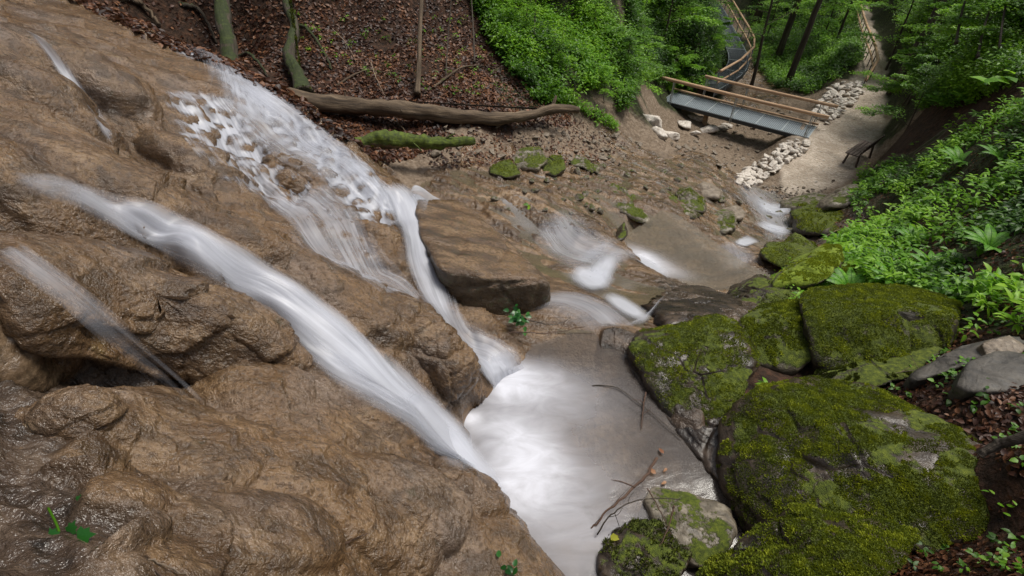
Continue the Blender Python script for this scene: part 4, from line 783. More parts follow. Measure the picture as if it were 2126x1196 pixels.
MID = [('bright mossy pointed rock beside the ferns, tallest of its cluster', [(1640, 560, 8.0), (1700, 526, 8.0), (1738, 530, 7.9), (1745, 560, 7.7), (1700, 590, 7.5), (1600, 590, 7.6)], 'brightmoss', (9000, 'mossbright', .25)),
       ('bright mossy rock behind the long block, right of the pointed one', [(1715, 585, 7.3), (1740, 560, 7.5), (1775, 541, 7.5), (1800, 570, 7.2), (1790, 605, 6.9), (1720, 605, 6.9)], 'brightmoss', (7000, 'mossbright', .2)),
       ('yellow green mossy rock low beside the middle pool', [(1575, 595, 7.6), (1620, 573, 7.6), (1670, 580, 7.3), (1700, 610, 6.9), (1640, 625, 6.9), (1580, 615, 7.2)], 'brightmoss', (7000, 'mossbright', .1)),
       ('flat mossy rock between the brook and the bright mossy rocks', [(1580, 520, 9.3), (1640, 512, 9.4), (1690, 535, 9.0), (1680, 552, 8.7), (1620, 555, 8.6), (1585, 540, 8.9)], 'blockmoss', (3500, 'moss', .3)),
       ('pyramid shaped mossy rock beside the little fall', [(1618, 515, 10.0), (1648, 492, 10.0), (1690, 515, 9.8), (1700, 530, 9.5), (1640, 530, 9.5)], 'blockmoss', (2500, 'moss', .3)),
       ('dark rock with ferny weeds between pool and mossy block', [(1500, 622, 7.2), (1560, 590, 7.4), (1600, 610, 7.1), (1660, 640, 6.6), (1600, 660, 6.4), (1520, 640, 6.8)], 'darkmoss', (1500, 'mossdark', .5)),
       ('mossy shelf rock sloping down to the brook below the bench', [(1645, 440, 12.6), (1700, 430, 12.8), (1780, 425, 12.4), (1800, 460, 11.3), (1740, 500, 10.6), (1680, 495, 11), (1655, 465, 11.8)], 'blockmoss', (7000, 'moss', .3, (.02, .045))),
       ('grey brown rock at the brook below the gravel path end', [(1620, 425, 14.4), (1680, 405, 14.6), (1720, 412, 14.2), (1700, 432, 13.6), (1640, 436, 13.9)], 'streamrock', None),
       ('brown rock shelf under the plants below the bench', [(1700, 420, 13.8), (1760, 388, 14.2), (1800, 395, 13.8), (1790, 425, 13.0), (1720, 432, 13.2)], 'streamrock', None),
       ('slanting green mossed slab pointing at the middle pool', [(1240, 400, 10.8), (1275, 388, 11.0), (1320, 420, 10.5), (1358, 470, 9.8), (1350, 480, 9.6), (1300, 445, 10.0), (1250, 418, 10.5)], 'streamrock', (2500, 'moss', .35)),
       ('low mossed ledge running from the slab towards the square rock', [(1300, 385, 12.3), (1360, 395, 12.2), (1430, 430, 11.6), (1460, 455, 11.0), (1430, 455, 11.0), (1370, 425, 11.5), (1310, 400, 12.0)], 'streamrock', (2500, 'moss', .4)),
       ('pale green upright rock in the middle of the stream bed', [(1405, 405, 12.6), (1430, 395, 12.6), (1460, 420, 12.2), (1465, 440, 11.9), (1420, 440, 11.9), (1400, 425, 12.2)], 'streamrock', (1500, 'moss', .4)),
       ('brown oblong rock lying at the far side of the upright one', [(1440, 392, 13.6), (1460, 382, 13.6), (1497, 400, 13.3), (1495, 415, 13.0), (1460, 408, 13.2)], 'cobble', None),
       ('square dark edged rock at the lip above the middle pool', [(1458, 455, 11.2), (1490, 445, 11.3), (1522, 450, 11.1), (1522, 480, 10.5), (1495, 490, 10.4), (1465, 475, 10.7)], 'streamrock', (800, 'moss', .6)),
       ('small brown rock in the brook right of the square one', [(1500, 435, 12.2), (1525, 430, 12.2), (1548, 447, 11.9), (1540, 456, 11.7), (1505, 450, 11.9)], 'cobble', None),
       ('small black rock standing upright beside the spill into the pool', [(1280, 485, 9.3), (1295, 468, 9.4), (1300, 490, 9.1), (1288, 503, 9.0), (1278, 502, 9.0)], 'darkmoss', None),
       ('angular mossy rock on the left bank, largest of a row of three', [(1060, 330, 10.4), (1080, 312, 10.5), (1120, 312, 10.5), (1135, 335, 10.2), (1115, 350, 10.0), (1065, 345, 10.1)], 'streamrock', (1200, 'moss', .3)),
       ('dark mossy rock right of the angular one on the left bank', [(1125, 345, 10.2), (1145, 328, 10.4), (1168, 330, 10.3), (1172, 350, 10.0), (1150, 368, 9.8), (1128, 360, 9.9)], 'blockmoss', (1200, 'moss', .3)),
       ('small mossy rock left of the angular one on the left bank', [(1018, 350, 9.9), (1040, 340, 10.0), (1060, 338, 10.1), (1080, 360, 9.8), (1050, 368, 9.6), (1022, 362, 9.7)], 'blockmoss', (1200, 'moss', .3)),
       ('flat mossy rock sloping right of the row of three', [(1160, 318, 11.3), (1200, 325, 11.2), (1250, 350, 10.9), (1240, 362, 10.6), (1190, 345, 10.8)], 'streamrock', (1500, 'moss', .3)),
       ('dark wet rock face at the left edge under the thin veil of water', [(-30, 590, 2.3), (20, 585, 2.4), (60, 625, 2.45), (75, 680, 2.5), (60, 760, 2.4), (-30, 780, 2.25)], 'wetrock', None),
       ('flaky ochre layered rock in the bottom left corner', [(-30, 1040, 1.75), (30, 1040, 1.75), (65, 1075, 1.68), (60, 1110, 1.62), (0, 1140, 1.55), (-40, 1120, 1.55)], 'cobble', None),
       ('dark streaked cobble in the bottom left corner beside ivy leaves', [(180, 1175, 1.68), (215, 1140, 1.72), (262, 1140, 1.72), (272, 1170, 1.66), (240, 1215, 1.6), (180, 1220, 1.6)], 'wetrock', None),
       ('small glossy black stone by the left edge of the wet slope', [(20, 940, 1.95), (60, 925, 2.0), (85, 950, 1.96), (60, 975, 1.9), (25, 970, 1.9)], 'wetrock', None)]
for i, (lb, pts, mt, ms) in enumerate(MID): boulder('rock', lb, pts, mt, seed=60 + i, moss=ms, amp=.085, p=14, sub=5 if ms or i > 18 else 4, snap=0 < i < 20)
boulder('wet_rock', 'dark wet rock face sloping into the pool between the two mossy boulders', [(1370, 850, 5.1), (1440, 880, 4.95), (1500, 850, 5.0), (1570, 900, 4.7), (1620, 1040, 4.3), (1600, 1112, 4.12), (1540, 1050, 4.3), (1490, 965, 4.6), (1400, 890, 4.95)], 'darkwet', T=.4, amp=.05, seed=25, sub=6, strat=10)
boulder('wet_rock', 'dark stratified bedrock hump between the two pools, with moss streaks', [(1330, 640, 6.7), (1400, 600, 7.6), (1470, 610, 7.5), (1540, 640, 6.9), (1535, 690, 6.2), (1460, 680, 6.2), (1370, 690, 6.1)], 'darkwet', T=.3, amp=.05, seed=26, strat=8)
# white limestone blocks at the left bridge head, each placed by itself
WL = [((1352, 257), .62, 'white limestone lump, leftmost at the left bridge head'), ((1366, 280), .42, 'small white stone below the leftmost white lump'), ((1396, 285), .6, 'white limestone block lowest of the left bridge head'), ((1422, 262), .5, 'greyish white stone in the middle of the left bridge head'),
      ((1450, 252), .55, 'white stone under the left end of the footbridge'), ((1470, 275), .5, 'white stone on the right of the left bridge head'), ((1440, 282), .4, 'small grey white stone low in the rubble under the bridge'), ((1500, 268), .35, 'single pale stone out in the dry bed under the bridge'), ((1510, 262), .3, 'small pale stone behind the single one in the dry bed')]
def rock_proto(seed, sub=4, flat=.7):
    g = np.random.default_rng(seed); P = g.normal(0, 1, (11, 3)); P = nrm(P) * g.uniform(.75, 1, (11, 1)) * np.array([1, .8, flat]); V, F, c = rock_shape(P, sub, 16, .07, seed); return V / np.abs(V).max() * .5, F
protos = {}
for mt in ('white', 'cobble', 'streamrock'):
    protos[mt] = []
    for k in range(5):
        V, F = rock_proto(200 + k * 7 + len(mt), 4, (.7, .5, .85, .6, .75)[k]); me_o = mesh_np('stone', V, [F], M[mt]); protos[mt].append(me_o.data); bpy.data.objects.remove(me_o)
def stone(name, p, s, me, label, cat, group, g, sq=1.0):
    o = bpy.data.objects.new(name, me); C.collection.objects.link(o); o.location = p; o.scale = (s, s * g.uniform(.7, 1), s * g.uniform(.55, .95) * sq); o.rotation_euler = (g.uniform(-.3, .3), g.uniform(-.3, .3), g.uniform(0, 6.28)); return tag(o, label, cat, group)
def surf_hit(px, py):
    c = hit(px, py)[0]; c[2] = surf(c[None, :2])[0]; return c
for (xy, s, lb) in WL: stone('limestone_block', surf_hit(*xy) + [0, 0, s * .15], s * 1.9, protos['white'][rng.integers(5)], lb, 'stone', 'white stones at the left bridge head', rng)
def scatter(poly, n, seed, rmin=2.0, rmax=60, vis=True, power=0.0):
    """random ground points whose place lies inside an area outlined on the photograph"""
    g = np.random.default_rng(seed); out = []; tot = 0; poly = np.asarray(poly, float); lim = [proj]
    us = poly[:, 0]; a0, a1 = -1.35, 1.35
    for _ in range(60):
        a = g.uniform(a0, a1, 60000); r = np.exp(g.uniform(np.log(rmin), np.log(rmax), 60000)) if power == 0 else np.sqrt(g.uniform(rmin ** 2, rmax ** 2, 60000)); P = np.stack([r * np.sin(a), r * np.cos(a)], 1); z = surf(P); P3 = np.column_stack([P, z]); px, py, d = proj(P3)
        k = (d > .3) & in_poly(px, py, poly); out.append(P3[k]); tot += k.sum()
        if _ == 0 and k.any(): aa = a[k]; a0, a1 = aa.min() - .05, aa.max() + .05; rr = r[k]; rmin, rmax = max(rmin, rr.min() * .85), min(rmax, rr.max() * 1.15)
        if tot >= n: break
    P = np.concatenate(out); return P[:n]
def spaced(P, n, dmin):
    out = []
    for p in P:
        if all((p[0] - q[0]) ** 2 + (p[1] - q[1]) ** 2 > dmin * dmin for q in out): out.append(p)
        if len(out) >= n: break
    return out
RR_ = [([(1688, 240), (1700, 215), (1722, 190), (1745, 172), (1792, 176), (1782, 200), (1745, 235), (1712, 262)], 90, .24, 'white riprap stone on the path embankment beyond the footbridge', 'riprap beyond the bridge'),
       ([(1528, 380), (1560, 345), (1600, 325), (1650, 292), (1680, 300), (1668, 318), (1625, 345), (1585, 375), (1555, 392)], 90, .22, 'white riprap stone on the path embankment on the near side of the footbridge', 'riprap on the near side of the bridge')]
for i, (poly, n, dm, lb, gp) in enumerate(RR_):
    for p in spaced(scatter(poly, 5000, 30 + i, 14, 40), n, dm): s = rng.uniform(.28, .52); stone('riprap_stone', p + [0, 0, s * .18], s, protos['white'][rng.integers(5)], lb, 'stone', gp, rng)
CB = [([(900, 270), (1000, 250), (1180, 265), (1260, 260), (1330, 300), (1300, 345), (1150, 330), (1020, 330), (900, 320)], 110, .16, (.10, .30), 'cobble', 'loose brown stone on the rubbly left bank above the brook', 'stones on the left bank'),
      ([(1380, 300), (1500, 280), (1560, 240), (1600, 215), (1650, 220), (1640, 250), (1600, 300), (1540, 350), (1440, 345)], 110, .25, (.10, .32), 'cobble', 'brown stone in the dry stream bed around the footbridge', 'stones in the dry stream bed'),
      ([(1000, 380), (1200, 370), (1260, 440), (1180, 460), (1040, 450)], 16, .3, (.12, .28), 'streamrock', 'submerged stone on the flat brown bedrock behind the coated block', 'stones on the brown bedrock'),
      ([(1690, 385), (1650, 370), (1720, 290), (1780, 200), (1830, 170), (1830, 260), (1790, 300), (1745, 340)], 90, .3, (.05, .12), 'white', 'pale pebble lying loose on the gravel path', 'pebbles on the gravel path'),
      ([(1180, 340), (1300, 300), (1420, 330), (1540, 380), (1640, 430), (1660, 500), (1540, 500), (1440, 440), (1300, 400), (1240, 440), (1180, 420)], 75, .3, (.08, .36), 'streamrock', 'wet stone lying in the brook bed above the middle pool', 'stones in the brook bed'),
      ([(1580, 385), (1700, 392), (1740, 370), (1690, 415), (1620, 412)], 50, .12, (.08, .2), 'cobble', 'grey stone spilled at the near end of the gravel path', 'stones at the path end')]
for i, (poly, n, dm, (a_, b_), mt, lb, gp) in enumerate(CB):
    for p in spaced(scatter(poly, 4000, 50 + i, 4, 40), n, dm): s = a_ + (b_ - a_) * rng.random() ** 2; stone('pebble' if 'pebble' in lb else 'brook_stone' if 'brook bed' in lb else 'cobble' if 'dry stream' in lb else 'stone', p + [0, 0, s * .1], s, protos[mt][rng.integers(5)], lb, 'stone', gp, rng)

# ------------------------------------------------------------------ footbridge
UP = np.array([0, 0, 1.0]); DZ = -9.1 + CZ
bo = unproj_z(1376, 209, -9.1); ue = nrm(unproj_z(1662, 283, -9.1) - bo); ue[2] = 0; ue = nrm(ue); ne = np.array([-ue[1], ue[0], 0]); LB, WB = 6.15, 1.3
def bp(u, n, z=0): return bo + ue * u + ne * n + UP * z
br = thing('footbridge', 'steel grating footbridge with larch pole rails across the dry stream bed', 'footbridge', tuple(bo))
def put(geo, name, m, root, smooth=False):
    o = geo.build(name, M[m] if isinstance(m, str) else m, None, smooth); o.parent = root; o.location = -root.location if root.type == 'EMPTY' else (0, 0, 0); return o
def beam(geo, a, b, w_, h_, us=1.0):
    a, b = np.asarray(a, float), np.asarray(b, float); t = nrm(b - a); s = nrm(np.cross(t, UP)) if abs(t[2]) < .95 else np.array([1.0, 0, 0]); n = np.cross(s, t); geo.box((a + b) / 2, t, s, n, np.linalg.norm(b - a) / 2, w_ / 2, h_ / 2, us)
npan = 6
for k in range(npan):
    g = Geo(); u0, u1 = LB * k / npan + .012, LB * (k + 1) / npan - .012; g.box(bp((u0 + u1) / 2, WB / 2, 0), ue, ne, UP, (u1 - u0) / 2, WB / 2 - .03, .012); o = put(g, 'deck_panel', 'steel', br)
    g = Geo()
    for q in np.arange(u0 + .02, u1, .07): beam(g, bp(q, .03, .018), bp(q, WB - .03, .018), .012, .016)
    put(g, 'grating_bars', 'beam', o).location = (0, 0, 0)
for n_ in (0, WB): g = Geo(); beam(g, bp(-.05, n_, -.07), bp(LB + .05, n_, -.07), .05, .15); put(g, 'side_beam', 'beam', br)
for k in range(npan + 1): g = Geo(); u_ = LB * k / npan; beam(g, bp(u_, 0.03, .012), bp(u_, WB - .03, .012), .03, .03); put(g, 'cross_bar', 'lightsteel', br)
def pole(geo, P, r, sides=10): geo.tube(spline(P, 12), np.linspace(r * 1.08, r * .94, 12) * (1 + rng.normal(0, .015, 12)), sides, .02, rng.integers(90))
for n_, z_, a_, b_, r_ in ((0, .95, -.3, 6.55, .068), (WB - .03, .12, -.1, 6.2, .045), (WB, .95, 1.2, 6.6, .062), (WB, .48, 1.0, 6.4, .055), (0, .55, 1.0, 6.3, .04)):
    if n_ == 0 and z_ == .55: continue
    g = Geo(); pole(g, [bp(a_, n_, z_ + .01), bp((a_ + b_) / 2, n_, z_ - .015), bp(b_, n_, z_)], r_); put(g, 'handrail', 'larch', br, True)
for n_ in (0, WB):
    for u_ in (.35, LB / 2, LB - .15):
        if n_ and u_ < 1: u_ = 1.3
        g = Geo(); s_ = -.035 if n_ == 0 else .035; beam(g, bp(u_, n_ + s_, -.2), bp(u_, n_ + s_, .97), .045, .012); beam(g, bp(u_ + .06, n_ + s_, -.2), bp(u_ + .06, n_ + s_, .93), .012, .03); put(g, 'rail_post', 'lightsteel', br)
g = Geo(); g.tube([bp(1.9, .55, -1.9), bp(1.9, .55, -.2)], .11, 12); put(g, 'support_pile', 'larch', br, True)
# the walkway leading away along the left slope
WK = np.array([unproj_z(x, y, -9.1) for x, y in [(1462, 186), (1497, 166), (1527, 143), (1533, 118), (1522, 90), (1507, 60), (1493, 30), (1478, 5), (1462, -15)]]); Wc = spline(WK, 46); T_ = nrm(np.gradient(Wc, axis=0)); Sd = nrm(np.cross(T_, UP)); hw = .5
wk = thing('walkway', 'steel grating walkway with one timber handrail curving off along the left slope', 'walkway', tuple(WK[0]))
for k in range(0, 45, 5):
    g = Geo(); e = min(k + 5, 45); A0, A1 = Wc[k:e + 1] - Sd[k:e + 1] * hw, Wc[k:e + 1] + Sd[k:e + 1] * hw; n = len(A0)
    V = np.concatenate([A0 + UP * .012, A1 + UP * .012, A0 - UP * .02, A1 - UP * .02]); i = np.arange(n - 1); F = np.concatenate([np.stack([i, i + 1, i + 1 + n, i + n], 1)[:, ::-1], np.stack([i + 2 * n, i + 2 * n + 1, i + 3 * n + 1, i + 3 * n], 1)]); g.add(V, F); o = put(g, 'deck_panel', 'steel', wk)
    g = Geo(); beam(g, A0[0] + UP * .02, A1[0] + UP * .02, .035, .03); put(g, 'cross_bar', 'lightsteel', wk)
    g = Geo()
    for j in range(k, e):
        for f in np.linspace(0, 1, 6)[:-1]: c_ = Wc[j] * (1 - f) + Wc[j + 1] * f; beam(g, c_ - Sd[j] * hw * .95 + UP * .018, c_ + Sd[j] * hw * .95 + UP * .018, .014, .014)
    put(g, 'grating_bars', 'beam', o).location = (0, 0, 0)
for sgn in (-1, 1):
    g = Geo()
    for j in range(45): beam(g, Wc[j] + Sd[j] * hw * sgn - UP * .1, Wc[j + 1] + Sd[j + 1] * hw * sgn - UP * .1, .04, .18)
    put(g, 'side_beam', 'beam', wk)
Re = Wc + Sd * hw * 1.04
def nearp(arr, px, py): x, y, d = proj(arr); return int(np.argmin((x - px) ** 2 + (y - py) ** 2))
kk = [0, 7, 13, 17, 21, 27, 33, 39, 45]
for z_, r_, s_ in ((.95, .055, 1), (.45, .042, 1)):
    for a_, b_ in zip(kk[:-1], kk[1:]): g = Geo(); pole(g, [Re[a_] + UP * z_, (Re[a_] + Re[b_]) / 2 + UP * z_, Re[b_] + UP * z_], r_, 8); put(g, 'handrail', 'larch', wk, True)
for k in [0, 4, 7, 10, 13, 15, 17, 21, 24, 27, 30, 33, 36, 39, 42]: g = Geo(); beam(g, Re[k] - UP * .25, Re[k] + UP * .95, .045, .02); put(g, 'rail_post', 'steel', wk)
for k in (7, 17): g = Geo(); g.tube([Wc[k] - UP * 1.8, Wc[k] - UP * .18], .1, 10); put(g, 'support_pile', 'larch', wk, True)
# timber fence along the path on the far bank
fp = [unproj_z(x, y, -9.1) for x, y in [(1790, 182), (1804, 166), (1800, 138), (1792, 112), (1784, 92), (1778, 70), (1772, 40)]]; fp = [p - [0, 0, 0] for p in fp]
fn = thing('path_fence', 'crooked larch rail fence on steel posts along the left edge of the far path', 'fence', tuple(fp[0])); fpz = [np.array([p[0], p[1], surf(p[None, :2])[0]]) for p in fp]
for z_, r_ in ((.95, .06), (.5, .045)):
    for k, (a_, b_) in enumerate(zip(fpz[:-1], fpz[1:])):
        if z_ < .6 and k == 0: continue
        g = Geo(); pole(g, [a_ + UP * (.35 if k == 0 else z_), (a_ + b_) / 2 + UP * ((z_ + .35) / 2 if k == 0 else z_), b_ + UP * z_], r_, 8); put(g, 'rail', 'larch', fn, True)
for a_, b_ in zip(fpz[:-1], fpz[1:]):
    for f in (0, .5): c_ = a_ * (1 - f) + b_ * f; g = Geo(); beam(g, c_ - UP * .3, c_ + UP * (.95 if a_ is not fpz[0] else .5), .04, .02); put(g, 'post', 'beam', fn)
# bench
s0, s1 = unproj_z(1768, 322, -8.65), unproj_z(1806, 295, -8.65); bt = nrm(s1 - s0); bs = np.array([bt[1], -bt[0], 0]); gz = surf(((s0 + s1) / 2)[None, :2])[0]; sz = gz + .45
be = thing('park_bench', 'dark weathered slatted bench beside the gravel path below the plants', 'bench', (*((s0 + s1) / 2)[:2], gz)); bc_ = np.array([*((s0 + s1) / 2)[:2], 0])
def bq(l, s, z): return bc_ + bt * l + bs * s + UP * (gz + z)
for k in range(4): g = Geo(); beam(g, bq(-.75, -.18 + k * .115, .45), bq(.75, -.18 + k * .115, .45), .095, .035, 4); put(g, 'seat_slat', 'benchwood', be)
for k in range(3): g = Geo(); beam(g, bq(-.75, .245 + k * .045, .58 + k * .125), bq(.75, .245 + k * .045, .58 + k * .125), .03, .095, 4); put(g, 'back_slat', 'benchwood', be)
for l_ in (-.6, .6):
    g = Geo(); beam(g, bq(l_, -.2, -.1), bq(l_, -.14, .43), .05, .06); put(g, 'leg', 'benchwood', be)
    g = Geo(); beam(g, bq(l_, .28, -.1), bq(l_, .2, .43), .05, .06); beam(g, bq(l_, .2, .43), bq(l_, .36, .9), .05, .04); put(g, 'leg', 'benchwood', be)
    g = Geo(); beam(g, bq(l_, -.2, .405), bq(l_, .24, .405), .05, .05); put(g, 'seat_bearer', 'benchwood', be)

# ------------------------------------------------------------------ plants
def plants_geo(B, H, nl, size, g, lean=.25, droop=.15, wr=.5, spread=.25, low=.25, Ng=None):
    """leaves of many plants: base points B, heights H; returns leaf arrays"""
    n = len(B); k = np.repeat(np.arange(n), nl); m = len(k); ln = g.normal(0, lean, (n, 2)); t = g.uniform(low, 1.0, m) ** .8; h = H[k] * t
    up = np.tile([0, 0, 1.0], (n, 1)) if Ng is None else nrm(np.array([0, 0, 1.0]) + Ng * .8)
    P = B[k] + up[k] * h[:, None]; P[:, :2] += ln[k] * h[:, None]
    az = g.uniform(0, 2 * np.pi, m); el = g.normal(.12, .28, m) - droop; D = np.column_stack([np.cos(az) * np.cos(el), np.sin(az) * np.cos(el), np.sin(el)])
    off = g.uniform(.1, 1, m) * spread * H[k]; P = P + D * off[:, None]; Nn_ = np.tile([0, 0, 1.0], (m, 1)) + g.normal(0, .3, (m, 3))
    L = g.uniform(.6, 1.15, m) * size * (1.15 - .4 * t); return P, D, Nn_, L, L * wr * g.uniform(.8, 1.2, m), k
def cover(name, label, cat, poly, n, seed, hr, nl, size, m, shape=0, rmin=2, rmax=60, wr=.5, power=0.0, thin=0.0, **kw):
    g = np.random.default_rng(seed); B = scatter(poly, int(n * (2.0 if thin else 1)), seed, rmin, rmax, power=power)
    if thin: B = B[fbm(B * .8, 3, seed) + g.normal(0, .15, len(B)) > (thin - .5)][:n]
    H = g.uniform(*hr, len(B)); P, D, Nn_, L, W, k = plants_geo(B, H, nl, size, g, wr=wr, Ng=ground_normal(B[:, :2]), **kw)
    lc = np.clip(.48 + fbm(P * .8, 3, seed + 2) * 1.1 + g.normal(0, .2, len(P)), 0, 1)
    o = leaf_obj(name, P, D, Nn_, L, W, M[m], g, shape, None, .22, .25, lc); o['kind'] = 'stuff'; o['label'] = label; return o
dq = 1.0 if Q > .6 else .6
GL = [(975, 0), (1020, 90), (1060, 150), (1110, 215), (1190, 225), (1265, 275), (1290, 235), (1330, 165), (1400, 190), (1440, 200), (1480, 160), (1500, 120), (1490, 60), (1470, -40), (960, -60)]
cover('undergrowth', 'bright green leafy undergrowth covering the left slope', 'undergrowth', GL, int(7500 * dq), 101, (.1, .65), 11, .14, 'leaf', rmin=10, rmax=45, thin=.6)
cover('undergrowth', 'sunlit light green undergrowth in the middle of the left slope', 'undergrowth', [(980, 0), (1050, 110), (1110, 180), (1170, 190), (1250, 190), (1290, 120), (1230, 60), (1130, 0)], int(3000 * dq), 102, (.15, .7), 10, .13, 'leafbright', rmin=10, rmax=40, thin=.68)
cover('undergrowth', 'dark shaded undergrowth beside the walkway', 'undergrowth', [(1290, -30), (1310, 120), (1400, 180), (1450, 190), (1495, 130), (1490, 60), (1470, -40)], int(4500 * dq), 103, (.2, .7), 11, .14, 'leafdark', rmin=14, rmax=45)
cover('undergrowth', 'sparse seedlings among the dead leaves', 'undergrowth', [(560, 0), (620, 100), (800, 180), (1060, 220), (1010, 80), (960, 0)], 110, 104, (.05, .2), 8, .08, 'leaf', rmin=9, rmax=25)
cover('undergrowth', 'weeds at the foot of the left slope behind the log', 'undergrowth', [(1120, 190), (1200, 215), (1275, 262), (1280, 275), (1200, 235), (1120, 215)], 300, 105, (.1, .3), 10, .09, 'leafbright', rmin=9, rmax=25)
cover('undergrowth', 'dark undergrowth on the floor and slopes of the far gorge', 'undergrowth', [(1560, -40), (1560, 130), (1600, 180), (1680, 200), (1740, 165), (1790, 120), (1775, -40)], int(5000 * dq), 106, (.15, .6), 10, .16, 'leaf', rmin=22, rmax=80)
cover('undergrowth', 'dark undergrowth on the slope above the far path', 'undergrowth', [(1850, -40), (1880, 120), (1915, 225), (1975, 235), (2126, 180), (2126, -40)], int(7000 * dq), 107, (.3, .9), 12, .13, 'leaf', rmin=10, rmax=50)
GR = [(1765, 400), (1790, 365), (1850, 335), (1920, 290), (2000, 255), (2126, 215), (2200, 150), (2700, 0), (2700, 620), (2126, 700), (1990, 640), (1900, 605), (1800, 600), (1750, 560), (1720, 520), (1780, 480)]
cover('undergrowth', 'dense leafy plants covering the right bank', 'undergrowth', GR, int(4200 * dq), 108, (.05, .22), 9, .115, 'leaf', 1, rmin=4, rmax=24, thin=.55)
cover('undergrowth', 'light green pointed leaves standing above the right bank', 'undergrowth', GR, int(2100 * dq), 109, (.12, .36), 8, .16, 'leafbright', 1, rmin=4, rmax=24, wr=.38, low=.6, droop=.05, thin=.6)
cover('undergrowth', 'weeds growing between the mossy rocks', 'undergrowth', [(1570, 590), (1640, 560), (1740, 610), (1700, 640), (1640, 640)], 110, 110, (.1, .25), 9, .07, 'leafbright', 1, rmin=4, rmax=15, wr=.4)
cover('undergrowth', 'ivy and seedlings on the leaf litter of the right bank', 'undergrowth', [(1780, 800), (1990, 640), (2126, 640), (2126, 1000), (2060, 960), (1960, 860)], 70, 111, (.04, .14), 6, .06, 'leaf', 1, rmin=2, rmax=8, wr=.7)
cover('undergrowth', 'ivy and seedlings in the bottom right corner', 'undergrowth', [(1860, 1130), (2126, 1080), (2126, 1196), (1850, 1196)], 26, 112, (.03, .1), 6, .05, 'leaf', 1, rmin=1, rmax=5, wr=.7)
# dead leaves
def litter(label, poly, n, seed, size, rmin, rmax, lift=.02, power=0.0):
    g = np.random.default_rng(seed); B = scatter(poly, int(n * 1.25), seed, rmin, rmax, power=power); dr = fbm(B * .9, 4, seed + 5); B = B[dr + g.normal(0, .12, len(B)) > -.28]; n = len(B); Ng = nrm(ground_normal(B[:, :2], .06) + g.normal(0, .38, (n, 3))); az = g.uniform(0, 6.28, n); D = np.column_stack([np.cos(az), np.sin(az), np.zeros(n)]); D = nrm(D - Ng * (D * Ng).sum(1)[:, None])
    L = g.uniform(.6, 1.25, n) * size; o = leaf_obj('leaf_litter', B + Ng * g.uniform(.003, lift, (n, 1)), D, Ng, L, L * g.uniform(.5, .85, n), M['litter'], g, 1, None, g.uniform(-.3, .5), .45, np.clip(.45 + fbm(B * 1.3, 3, seed + 6) * .6 + g.normal(0, .25, n), 0, 1)); o['kind'] = 'stuff'; o['label'] = label; return o
litter('brown dead leaves covering the wooded bank on the left', [(100, -20), (330, 90), (470, 150), (600, 215), (760, 350), (850, 330), (1000, 270), (1190, 260), (1260, 240), (1060, 150), (1000, -30)], int(26000 * dq), 121, .095, 7, 24)
litter('reddish dead leaves lying on the litter at the right edge', [(1700, 800), (1790, 800), (1900, 740), (2000, 640), (2160, 640), (2700, 560), (2700, 1000), (2160, 1010), (2080, 980), (1900, 880), (1800, 820)], 4600, 122, .055, 2, 8)
litter('dead leaves in the bottom right corner', [(1850, 1130), (2180, 1000), (2700, 1000), (2700, 1300), (1800, 1240)], 2800, 123, .05, 1, 6)
litter('dead leaves between the plants of the right bank', [(1700, 450), (1800, 400), (1990, 280), (2126, 240), (2700, 0), (2700, 620), (2126, 650), (1900, 610), (1760, 590)], 8000, 124, .06, 4, 16)
litter('dead leaves and flakes scattered on the rubble', [(850, 290), (1250, 250), (1300, 300), (1250, 340), (900, 350)], 1400, 125, .07, 7, 20)
# ferns
def fern(p, label, size, seed, nf=8, lean=None, az0=0, az1=6.28, group='ferns on the right bank'):
    g = np.random.default_rng(seed); t = thing('fern', label, 'fern', tuple(p), group)
    for f in range(nf):
        az = az0 + (az1 - az0) * (f + g.uniform(-.2, .2)) / nf; L = size * g.uniform(.8, 1.1); s = np.linspace(0, 1, 14); el = 1.0 - 1.35 * s; st_ = L / 13; pts = [np.zeros(3)]
        for q in range(13): pts.append(pts[-1] + st_ * np.array([math.cos(az) * math.cos(el[q]), math.sin(az) * math.cos(el[q]), math.sin(el[q])]))
        pts = np.array(pts); G_ = Geo(); G_.tube(pts, np.linspace(.004, .0012, 14), 4); sp = spline(pts, 60)[8:]; T_ = nrm(np.gradient(sp, axis=0)); S_ = nrm(np.cross(T_, UP)); n = len(sp); tt = np.linspace(0, 1, n); Lp = L * .21 * np.sin(np.clip(tt * .92 + .1, 0, 1) * np.pi) ** .7 * (1 - tt * .55)
        P = np.concatenate([sp, sp]); D = np.concatenate([S_ + T_ * .35, -S_ + T_ * .35]); D[:, 2] -= .15; Ls = np.concatenate([Lp, Lp]); o = leaf_obj('frond', P, D, np.cross(T_, S_).repeat(1, 0)[list(range(n)) * 2] * -1, Ls, Ls * .28, M['fern'], g, 1, t, .1, .1)
        r = G_.build('rachis', M['fern'], o); r.data.attributes.new('lc', 'FLOAT', 'POINT')
def sh(px, py): return surf_hit(px, py)
for i, (x, y, s, lb) in enumerate([(1690, 610, .62, 'fern arching over the gap behind the yellow green mossy rock'), (1760, 608, .65, 'fern with long fronds right behind the left part of the long block'), (1850, 590, .6, 'fern spreading behind the middle of the long mossy block'), (1930, 560, .55, 'fern among leafy plants behind the right part of the long block'),
                                  (1900, 500, .55, 'fern half hidden in the leafy plants of the right bank'), (2050, 520, .55, 'fern near the right edge among dense leafy plants'), (1985, 350, .7, 'fern high on the right bank under the dark hollow'), (2080, 330, .6, 'fern at the right edge just below the dark hollow'), (1960, 225, .9, 'fern hanging over the dark hollow on the right slope'), (2010, 215, .8, 'second fern on the dark hollow nearer the right edge')]):
    fern(sh(x, y), lb, s * .85, 300 + i, nf=10)
